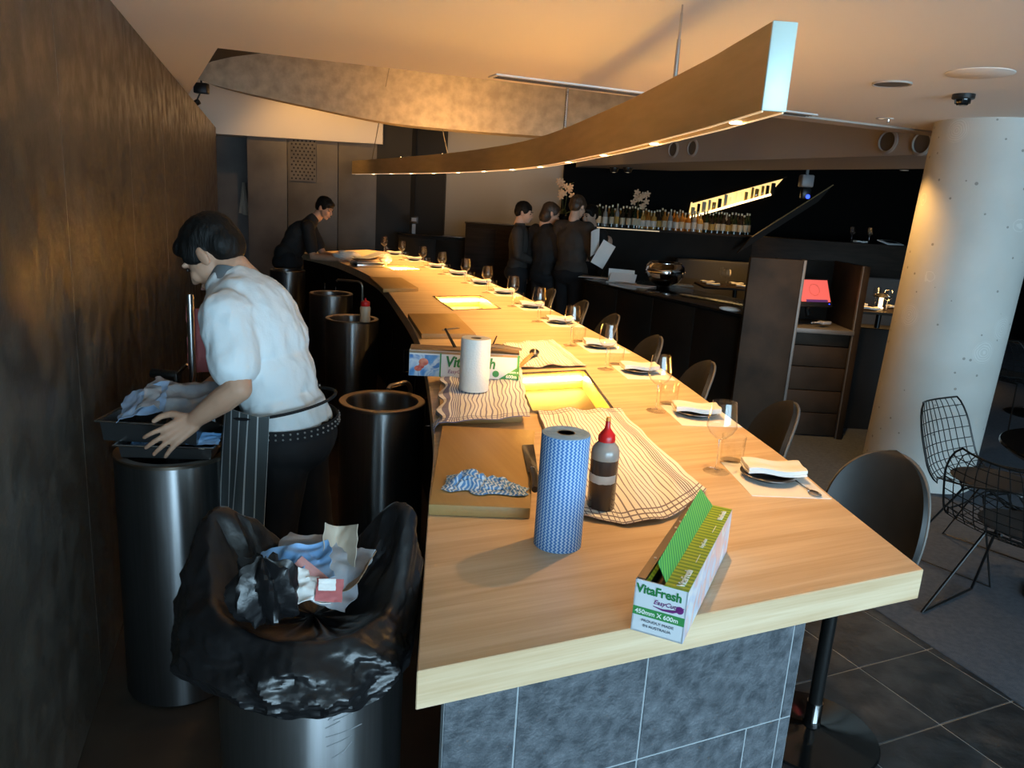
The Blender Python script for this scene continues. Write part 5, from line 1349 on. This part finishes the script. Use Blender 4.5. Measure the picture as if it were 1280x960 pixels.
# projector with a blue light, hung under the bulkhead
p = ony(1006, 238, 10.5); pj_ = thing('projector', p, 'pale hanging projector with a blue indicator light', 'projector')
MB().box((0, 0, .12), (.16, .16, .16)).build('body', 'grey_plastic', pj_, bevel=.02); MB().tube([(0, 0, .2), (0, 0, 3.34 - p.z)], .02, 8).build('ceiling_arm', 'grey_plastic', pj_); MB().ell((.02, -.09, -.08), (.028, .02, .028)).build('blue_lens', 'blue_led', pj_)
MB().box((0, -.04, -.04), (.12, .10, .14)).build('lower_head', 'black_plastic', pj_, bevel=.02)
# small spots under the bulkhead
for x, lb in ((768, 'small black ceiling spot under the bar bulkhead, beside its curved tip'), (785, 'small black ceiling spot under the bar bulkhead, second from its curved tip')):
    d = ray(x, 210); t_ = (bB - CAMP).dot(fn) / d.dot(fn); p = onz(x, 209.5, ZB); tt = thing('ceiling_spot', (p.x, p.y, ZB), lb, 'spotlight')
    MB().lathe([(0, 0), (.075, 0), (.075, -.012), (.05, -.07), (0, -.07)], n=20).build('housing', 'black_plastic', tt); MB().lathe([(0, -.071), (.025, -.071), (.025, -.073), (0, -.073)], n=14).build('lens', 'faint_glow', tt)
# things on the bar wing
for k, (x, lb) in enumerate(((1068, 'wine glass on the bar wing left of the white tray'), (1090, 'wine glass on the bar wing nearest the white tray'))):
    Yw = 11.45; p = ony(x, 300, Yw + .1); dup(pg, (p.x, Yw + .2, 1.402), 0, lb, 'glasses on the bar wing')
Yw = 11.45; p = ony(1080, 300, Yw); dup(pn, (p.x, Yw + .12, 1.415), .2, 'folded napkin on the bar wing between wine glasses')
p = ony(1115, 300, 11.6); tr_ = thing('serving_tray', (p.x, 11.65, 1.402), 'white rimmed serving tray on the bar wing', 'tray', rz=.5); tr_.rotation_euler = (.25, 0, .5)
MB().box((0, 0, .03), (.34, .22, .02)).build('rim', 'paper', tr_, bevel=.006); MB().box((0, 0, .041), (.25, .13, .003)).build('tray_floor', 'black_plastic', tr_)
# warm downlights over the guest side; those at the rear are added
def downlight(x, y, z, e, label, aim=None, size=75):
    t = thing('downlight', (x, y, z), label, 'downlight', 'recessed downlights')
    MB().lathe([(.03, -.004), (.045, -.004), (.045, 0), (.03, 0)], n=20, closed=True).build('trim', 'plaster_grey', t); MB().lathe([(0, -.001), (.029, -.001), (.029, 0), (0, 0)], n=18).build('lens', 'faint_glow', t)
    light('downlight_lamp', 'SPOT', (x, y, z - .02), e, WARM, aim or (x, y, 0), spot_size=math.radians(size), spot_blend=.7, shadow_soft_size=.03)
p = onz(1100, 386, .756); downlight(p.x, p.y, ZB - .001, 34, 'recessed downlight over the booth near the column')
downlight(p2.x, p2.y, ZB - .001, 26, 'recessed downlight over the booth behind the host stand')
downlight(2.25, 5.15, HC - .001, 30, 'recessed downlight in the ceiling beside the column', (2.2, 5.1, 0), 95)
for k, x in enumerate((760, 830, 900)):  # lamps added to light up the bottles
    p = ony(x, 285, YBAR - .25); downlight(p.x, YBAR - .25, 3.339, 22, ['added downlight over the bottles beside the tall orchid', 'added downlight over the middle of the bottle ledge', 'added downlight over the end of the bottle ledge'][k], (p.x, YBAR + .25, ZBAR), 60)
for k, (x, y, tx, ty, tz, e) in enumerate(((-.5, 11.9, -.5, 13.1, 1.6, 9), (-3.4, 10.6, -3.0, 12.0, 1.5, 20))):  # fill lamps added to brighten the grey wall and the iron panels
    downlight(x, y, 3.339, e, ['added wall washer in front of the grey rear wall', 'added wall washer in front of the iron panels'][k], (tx, ty, tz), 110)
# ================================================================== people
pm('skin', (0.50, 0.30, 0.20), 0.5, c2=(0.45, 0.25, 0.16), scale=12, spec=.35)
pm('skin_fair', (0.56, 0.36, 0.26), 0.5, spec=.35)
pm('hair_black', (0.006, 0.0055, 0.005), 0.55, spec=.2, bump=.5, bscale=90, stretch=(1, 1, .3))
pm('hair_brown', (0.045, 0.026, 0.015), 0.5, bump=.5, bscale=90, stretch=(1, 1, .3))
pm('shirt_white', (0.66, 0.72, 0.74), 0.85, bump=.1, bscale=150)
pm('shirt_black', (0.012, 0.011, 0.011), 0.8)
pm('shirt_charcoal', (0.034, 0.029, 0.025), 0.8)
pm('trousers', (0.007, 0.007, 0.009), 0.85)
pm('shoe', (0.008, 0.008, 0.008), 0.3)
pm('eye_dark', (0.02, 0.012, 0.01), 0.2)
pm('lip', (0.42, 0.20, 0.16), 0.5)
pm('stud', (0.6, 0.6, 0.58), 0.3, metal=.8)
pm('strap_grey', (0.13, 0.15, 0.16), 0.85)
def apron_mat():
    m, nt, b = _nt('apron_stripe'); u, v, _ = uvxy(nt)
    f = math_node(nt, 'LESS_THAN', math_node(nt, 'FRACT', math_node(nt, 'MULTIPLY', u, 15.0)), .14)
    nt.links.new(mixc(nt, f, (0.085, 0.10, 0.105), (0.62, 0.66, 0.66)), b.inputs['Base Color']); b.inputs['Roughness'].default_value = .9
apron_mat()
def blob(name, mb, voxel, it, mat, parent, disp=None, sub_of=None):
    o = mb.build(name, mat, smooth=False)
    md = o.modifiers.new('r', 'REMESH'); md.mode = 'VOXEL'; md.voxel_size = voxel
    sm = o.modifiers.new('s', 'SMOOTH'); sm.factor = .5; sm.iterations = it
    dg = bpy.context.evaluated_depsgraph_get(); dg.update()
    me = bpy.data.meshes.new_from_object(o.evaluated_get(dg)); o.modifiers.clear(); o.data = me; me.name = name
    if disp:
        ns = [v.normal.copy() for v in me.vertices]
        for v, n_ in zip(me.vertices, ns): v.co += n_ * disp(v.co, n_)
    me.polygons.foreach_set('use_smooth', [True] * len(me.polygons))
    if not me.materials: me.materials.append(MATS[mat])
    o.parent = parent; o.location = -parent.location
    return o
def basis(f, u):
    f = V(f).normalized(); r = f.cross(V(u)).normalized(); u = r.cross(f); return Matrix((r, f, u)).transposed()      # x right, y forward, z up
def hand_prims(mb, wr, d, nrm, thumb, curl, sc=1.0, spread=.10):
    d = V(d).normalized(); nrm = V(nrm); nrm = (nrm - d * nrm.dot(d)).normalized(); side = d.cross(nrm)
    if side.dot(V(thumb)) < 0: side = -side
    wr = V(wr)
    for k in range(4):                       # metacarpals
        o = (1.5 - k) * .019 * sc; kn = wr + d * (.088 - .006 * abs(k - 1.3)) * sc + side * o + nrm * .004
        mb.cap(wr + side * o * .6 + d * .01, .016 * sc, kn, .0105 * sc, 10)
        L = [.072, .080, .075, .058][k] * sc; p = kn; dd = (d + side * (1.5 - k) * spread).normalized(); ax = dd.cross(nrm)
        for j, fr in enumerate((.46, .30, .24)):
            c = curl[j] if isinstance(curl, (tuple, list)) else curl
            ang = c * (1 if j else .7); q = Matrix.Rotation(-ang, 3, ax); dd = (q @ dd).normalized()
            if dd.dot(-nrm) < 0 and j == 0 and c > .3: dd = (Matrix.Rotation(2 * ang, 3, ax) @ dd).normalized()
            p2 = p + dd * L * fr; r_ = (.0088 - .0008 * j) * sc; mb.cap(p, r_, p2, r_ * .93, 9); p = p2
    tb0 = wr + side * .022 * sc + d * .018 * sc; t1 = tb0 + (d * .5 + side * .75 - nrm * .25).normalized() * .042 * sc; t2 = t1 + (d * .8 + side * .35 - nrm * .3).normalized() * .034 * sc; t3 = t2 + (d * .95 + side * .05 - nrm * .3).normalized() * .026 * sc
    mb.cap(tb0, .015 * sc, t1, .0115 * sc, 10); mb.cap(t1, .0112 * sc, t2, .0095 * sc, 10); mb.cap(t2, .0095 * sc, t3, .008 * sc, 10)
def head_prims(mb, hc, B, s=1.0):
    P = lambda x, y, z: V(hc) + B @ V((x * s, y * s, z * s))
    mb.ell(P(0, -.012, .030), (.074 * s, .094 * s, .085 * s), B, 22, 16)
    mb.ell(P(0, .030, -.020), (.064 * s, .062 * s, .085 * s), B, 20, 14)
    mb.ell(P(0, .050, -.075), (.042 * s, .038 * s, .034 * s), B)
    mb.ell(P(0, .074, -.096), (.020 * s, .016 * s, .016 * s), B)
    for k in (-1, 1):
        mb.ell(P(k * .034, .070, -.030), (.024 * s, .022 * s, .026 * s), B)
        mb.ell(P(k * .076, -.006, -.008), (.010 * s, .020 * s, .032 * s), B @ Matrix.Rotation(k * .3, 3, 'Z'))
        mb.ell(P(k * .030, .080, .020), (.026 * s, .014 * s, .009 * s), B)
    mb.cap(P(0, .088, .012), .009 * s, P(0, .108, -.028), .0125 * s, 10); mb.ell(P(0, .100, -.032), (.017 * s, .012 * s, .010 * s), B)
    mb.ell(P(0, .087, -.060), (.026 * s, .014 * s, .007 * s), B); mb.ell(P(0, .086, -.071), (.022 * s, .013 * s, .007 * s), B)
    mb.cap(P(0, -.02, -.05), .052 * s, P(0, -.035, -.14), .054 * s)
def figure(name, label, J, st):
    root = thing(name, (J['pel'][0], J['pel'][1], 0), label, 'person', local=False)
    f = V(J['f']).normalized(); side = V((-f.y, f.x, 0)); up = V((0, 0, 1))     # side = the person's left
    vx = st.get('voxel', .008); g = st.get('girth', 1.0)
    pel, che, nk, hd = [V(J[k]) for k in ('pel', 'che', 'nk', 'hd')]
    ax = (nk - pel).normalized(); Bt = basis(f - ax * f.dot(ax), ax)
    HB = basis(J['hf'], J.get('hu', up))
    def torso(mb, e):
        tk = st.get('tuck', 0) if e > 0 else 0
        mb.ell(pel, ((.165 * g + e - tk), (.115 * g + e - tk), .13 + e - tk), Bt, 20, 14)
        mb.ell(pel.lerp(che, .5), (.145 * g + e, .105 * g + e, .17 + e), Bt, 20, 14)
        mb.ell(che, (.168 * g + e, .118 * g + e, .18 + e), Bt, 20, 14)
        mb.cap(J['sL'], .058 * g + e, J['sR'], .058 * g + e); mb.cap(che + ax * .04, .10 * g + e, nk - ax * .03, .062 + e)
    def arm(mb, k, e, frac=2.0):
        a, b, c = V(J['s' + k]), V(J['e' + k]), V(J['w' + k])
        if frac <= 1.0: mb.cap(a, .052 * g + e, a.lerp(b, frac), .046 * g + e)
        else: mb.cap(a, .056 * g + e, b, .041 * g + e); mb.cap(b, .040 * g + e, b.lerp(c, .35), .041 * g + e); mb.cap(b.lerp(c, .35), .041 * g + e, b.lerp(c, frac - 1) if frac < 2 else c, .026 + e)
    def legs(mb, e):
        for k in 'LR':
            h, n_, a = V(J['h' + k]), V(J['k' + k]), V(J['a' + k]); mb.cap(h, .088 * g + e, n_, .058 + e); mb.cap(n_, .058 + e, n_.lerp(a, .3), .058 + e); mb.cap(n_.lerp(a, .3), .058 + e, a, .040 + e)
    b = MB(); torso(b, -.006)
    for k in 'LR': arm(b, k, 0)
    legs(b, -.006); head_prims(b, hd, HB); b.cap(nk - ax * .02, .058, hd + HB @ V((0, -.03, -.08)), .052)
    for k in 'LR':
        h_ = J['hand' + k]; hand_prims(b, J['w' + k], h_[0], h_[1], h_[2], h_[3], 1.0, st.get('spread', .1))
        b.ell(V(J['a' + k]) + f * .05 + V((0, 0, -.03)), (.04, .10, .035), basis(f, up))
    body = blob('body', b, st.get('bvoxel', vx), st.get('bit', 5), st['skin'], root)
    # clothing
    def wrinkle(amp, sc):
        def d(p, n_): return amp * (ridged(V((p.x * sc, p.y * sc, p.z * sc * .55)), 4) - .3) + amp * .5 * noise.noise(p * sc * 2.2)
        return d
    s = MB(); e = st.get('loose', .012); torso(s, e)
    for k in 'LR': arm(s, k, e + .004, st.get('sleeve', .62))
    if st.get('hem'): s.ell(pel - ax * .02, (.172 * g + e, .125 * g + e, .10), Bt, 20, 12)
    shirt = blob('shirt', s, vx, 6, st['shirt'], root, wrinkle(st.get('wr', .008), 8.0))
    t = MB(); t.ell(pel - V((0, 0, .065)), (.172 * g + .028, .128 * g + .028, .12), basis(f, up), 20, 12); legs(t, .016)
    blob('trousers', t, max(vx, .008), 6, 'trousers', root, wrinkle(.006, 7.0))
    for k in 'LR': blob('shoe', MB().ell(V(J['a' + k]) + f * .06 + V((0, 0, -.035)), (.048, .135, .042), basis(f, up)).cap(V(J['a' + k]), .05, V(J['a' + k]) - V((0, 0, .03)), .05), .01, 2, 'shoe', root)
    # collar
    cr = MB(); nx = (hd + HB @ V((0, -.03, -.08)) - nk).normalized(); R_ = nx.to_track_quat('Z', 'Y').to_matrix()
    cr.lathe([(.070, -.014), (.064, .022), (.060, .036), (.057, .036), (.061, .020), (.066, -.014)], nk, 28, R_, closed=True).build('collar', st.get('collar', st['shirt']), root)
    # hair
    P = lambda x, y, z: hd + HB @ V((x, y, z)); h = MB()
    h.ell(P(0, -.020, .046), (.083, .101, .083), HB, 22, 16)
    h.ell(P(0, -.058, .005), (.074, .062, .075), HB, 20, 14)
    for k in (-1, 1): h.ell(P(k * .068, .012, .030), (.014, .05, .045), HB)
    if st.get('hair_style') == 'bob':
        h.ell(P(0, -.05, -.04), (.088, .072, .10), HB, 20, 14); h.ell(P(0, .02, .075), (.07, .07, .04), HB)
    elif st.get('hair_style') == 'fade': pass
    else: h.ell(P(0, .048, .072), (.062, .048, .034), HB)
    blob('hair', h, .006 if vx < .008 else .008, 3, st['hair'], root, lambda p, n_: .006 * (ridged(V((p.x * 30, p.y * 30, p.z * 9)), 2) - .3))
    for k in (-1, 1):
        MB().ell(P(k * .031, .0845, .004), (.013, .006, .007), HB, 10, 8).build('eye', 'eye_dark', root)
        MB().tube([P(k * .014, .094, .021), P(k * .032, .092, .027), P(k * .050, .080, .021)], [.003, .004, .002], 6).build('eyebrow', st['hair'], root)
    MB().ell(P(0, .0985, -.0645), (.022, .006, .007), HB, 12, 8).build('mouth', 'lip', root)
    return root, body, Bt, HB
# ---- worker in white at the trays
f1 = V((-.99, .10, 0)).normalized()
J = dict(f=f1, pel=(-.735, 2.43, .955), che=(-.845, 2.465, 1.235), nk=(-.935, 2.485, 1.385), hd=(-1.005, 2.515, 1.468), hf=(-.74, .10, -.66), hu=(-.62, .08, .77),
         sL=(-.885, 2.315, 1.300), sR=(-.915, 2.650, 1.300), eL=ond(298, 486, 2.29), wL=ond(243, 525, 2.31), eR=(-.98, 2.78, 1.06), wR=(-1.14, 2.62, .935),
         hL=(-.735, 2.345, .91), hR=(-.735, 2.525, .91), kL=(-.77, 2.34, .50), kR=(-.70, 2.60, .50), aL=(-.72, 2.34, .085), aR=(-.60, 2.62, .085))
hd1 = (ond(196, 556, 2.27) - V(J['wL'])).normalized()
J['handL'] = (hd1, V((.05, -.95, .25)), V((-.55, -.2, .85)), (.20, .35, .3)); J['handR'] = (V((-.3, -.9, -.2)), V((0, .3, 1)), V((-1, 0, 0)), .35)
r1, body1, Bt1, HB1 = figure('person', 'worker in white short sleeved shirt and striped apron leaning over steel trays', J, dict(voxel=.0065, bvoxel=.0042, bit=4, skin='skin', shirt='shirt_white', hair='hair_black', sleeve=.66, loose=.024, tuck=.010, wr=.013, collar='strap_grey', spread=.16))
pel = V(J['pel']); ap = MB(); sd1 = V((-f1.y, f1.x, 0))
def apf(u, v):
    a = (u - .5) * 3.5
    fold = .014 * math.sin(u * 31 + 2 * v) * v + .012 * math.sin(u * 13)
    r_ = 1.0 + .10 * v
    p = pel + f1 * ((.174 + fold) * r_ * math.cos(a) + .03 * v) + sd1 * ((.215 + fold) * r_ * math.sin(a))
    return V((p.x, p.y, 1.015 - .03 * math.cos(a) * 0 - .62 * v + .035 * max(0, -math.cos(a))))
ap.grid(70, 26, apf).build('apron', 'apron_stripe', r1, solid=.002)
tie = [pel + f1 * (.160 * math.cos(a) + .012) + sd1 * (.200 * math.sin(a)) + V((0, 0, .050 - .030 * math.cos(a))) for a in [2 * math.pi * k / 40 for k in range(40)]]
MB().tube(tie, .0055, 6, closed=True).build('apron_tie', 'trousers', r1)
bl = [pel + f1 * (.158 * math.cos(a)) + sd1 * (.200 * math.sin(a)) + V((0, 0, -.005)) for a in [2 * math.pi * k / 48 for k in range(48)]]
blt = MB(); k_ = len(bl); blt.add([p + V((0, 0, -.02)) for p in bl] + [p + V((0, 0, .014)) for p in bl], [(i, (i + 1) % k_, k_ + (i + 1) % k_, k_ + i) for i in range(k_)]); bo1 = blt.build('belt', 'trousers', r1, solid=.003)
for i in range(len(bl)):
    for zz in (-.010, .006):
        if i % 1 == 0: sub(MB().ell(bl[i] + (bl[i] - pel).normalized() * .004 + V((0, 0, zz)), (.0035, .0035, .0035), None, 6, 4).build('belt_stud', 'stud'), bo1)
# ---- far worker in black
D = 8.75
f2 = V((.93, -.36, 0)).normalized(); q = lambda x, y, d=D: ond(x, y, d)
hp = q(362, 345)
J = dict(f=f2, pel=(hp.x - .02, hp.y, .93), che=q(374, 296), nk=q(391, 274), hd=q(406, 260), hf=(.86, -.30, -.42), hu=(.42, -.1, .9),
         sL=q(386, 279, D + .17), sR=q(385, 284, D - .17), eL=q(404, 318, D + .12), eR=q(391, 321, D - .20), wL=q(426, 322, D + .05), wR=q(424, 324, D - .26),
         hL=(hp.x, hp.y + .09, .9), hR=(hp.x, hp.y - .09, .9), kL=(hp.x + .04, hp.y + .1, .5), kR=(hp.x + .04, hp.y - .1, .5), aL=(hp.x, hp.y + .1, .085), aR=(hp.x - .02, hp.y - .1, .085))
J['handL'] = (V((.9, -.2, -.3)), V((0, .2, 1)), V((0, -1, 0)), .35); J['handR'] = (V((.9, -.1, -.35)), V((0, -.5, .8)), V((0, .8, .5)), .35)
figure('person', 'worker in black short sleeved shirt leaning over the far end of the bar', J, dict(voxel=.009, bvoxel=.0065, skin='skin', shirt='shirt_black', hair='hair_black', sleeve=.75, loose=.014))
# ---- the standing group
def stander(px, D, ht, ang, label, st, armL, armR, look=None, head_px=None):
    p = ond(px, 300, D); x, y = p.x, p.y; f = V((math.cos(ang), math.sin(ang), 0)); s = V((-f.y, f.x, 0)); k = ht / 1.76
    o = V((x, y, 0)); P = lambda a, b, z: o + f * a + s * b + V((0, 0, z * k))
    lk = look or (f.x, f.y, -.25)
    J = dict(f=f, pel=P(-.01, 0, .98), che=P(0, 0, 1.27), nk=P(-.015, 0, 1.47), hd=P(.03, 0, 1.635), hf=lk, hu=(0, 0, 1),
             sL=P(-.01, .185, 1.41), sR=P(-.01, -.185, 1.41), hL=P(0, .09, .93), hR=P(0, -.09, .93), kL=P(.02, .10, .50), kR=P(.0, -.10, .50), aL=P(-.02, .11, .085), aR=P(-.03, -.11, .085))
    for kk, arm_ in (('L', armL), ('R', armR)):
        J['e' + kk] = P(*arm_[0]); J['w' + kk] = P(*arm_[1]); d = (V(J['w' + kk]) - V(J['e' + kk])).normalized(); J['hand' + kk] = (f * arm_[2][0] + s * arm_[2][1] + V((0, 0, arm_[2][2])), s * (1 if kk == 'L' else -1) + V((0, 0, .2)), f + V((0, 0, .6)), .4)
    return figure('person', label, J, st), P
dn = lambda sg: ((-.02, sg * .235, 1.13), (.05, sg * .225, .90), (.1, 0, -1))
fold_ = lambda sg: ((.02, sg * .235, 1.14), (.20, sg * .06, 1.06), (.6, -sg * .8, .1))
stander(650, 8.95, 1.69, -.12, 'man in dark shirt with a faded haircut facing his colleagues', dict(voxel=.011, bvoxel=.009, skin='skin_fair', shirt='shirt_charcoal', hair='hair_black', sleeve=1.9, hair_style='fade'), dn(1), fold_(-1), look=(.95, -.2, -.2))
stander(684, 8.75, 1.70, .75, 'person with brown wavy hair in a long black jacket seen from behind', dict(voxel=.011, bvoxel=.010, skin='skin_fair', shirt='shirt_black', hair='hair_brown', sleeve=1.92, hair_style='bob', loose=.03, hem=True), dn(1), fold_(-1), look=(.85, .2, -.3))
(rg_, _, _, _), PP = stander(717, 8.45, 1.80, .85, 'tall man in charcoal shirt seen from behind, holding white papers', dict(voxel=.011, bvoxel=.008, skin='skin_fair', shirt='shirt_charcoal', hair='hair_brown', sleeve=1.75, girth=1.12, loose=.018, hem=True, hair_style='fade'), ((.06, .24, 1.14), (.26, .10, 1.06), (.7, -.5, .2)), ((.03, -.27, 1.13), (.16, -.36, 1.24), (.5, .15, .75)), look=(.6, .75, -.25))
stander(737, 9.25, 1.70, -2.4, 'bearded man in black half hidden behind the tall man', dict(voxel=.011, bvoxel=.008, skin='skin_fair', shirt='shirt_black', hair='hair_black', sleeve=1.9), dn(1), dn(-1), look=(-.75, -.62, -.2))
a_ = ond(747, 303, 8.25)
def ppf(u, v): return V(((u - .5) * .16, .012 * math.sin(u * 3), (v - .5) * .27))
for k, (x, y, d, r_, lb) in enumerate(((754, 318, 8.12, (.1, .45, .3), 'white sheet of paper held low by the tall man'), (744, 303, 8.12, (.1, -.25, .9), 'white folded sheet held under the tall man\'s hand'))):
    o = MB().grid(6, 6, ppf).build('paper_sheet', 'paper', solid=.002); o.location = ond(x, y, d); o.rotation_euler = r_; tag(o, lb, 'paper')
for o in LOCALS: 
    if '_local' in o: del o['_local']
for o in bpy.data.objects:
    if '_local' in o: del o['_local']
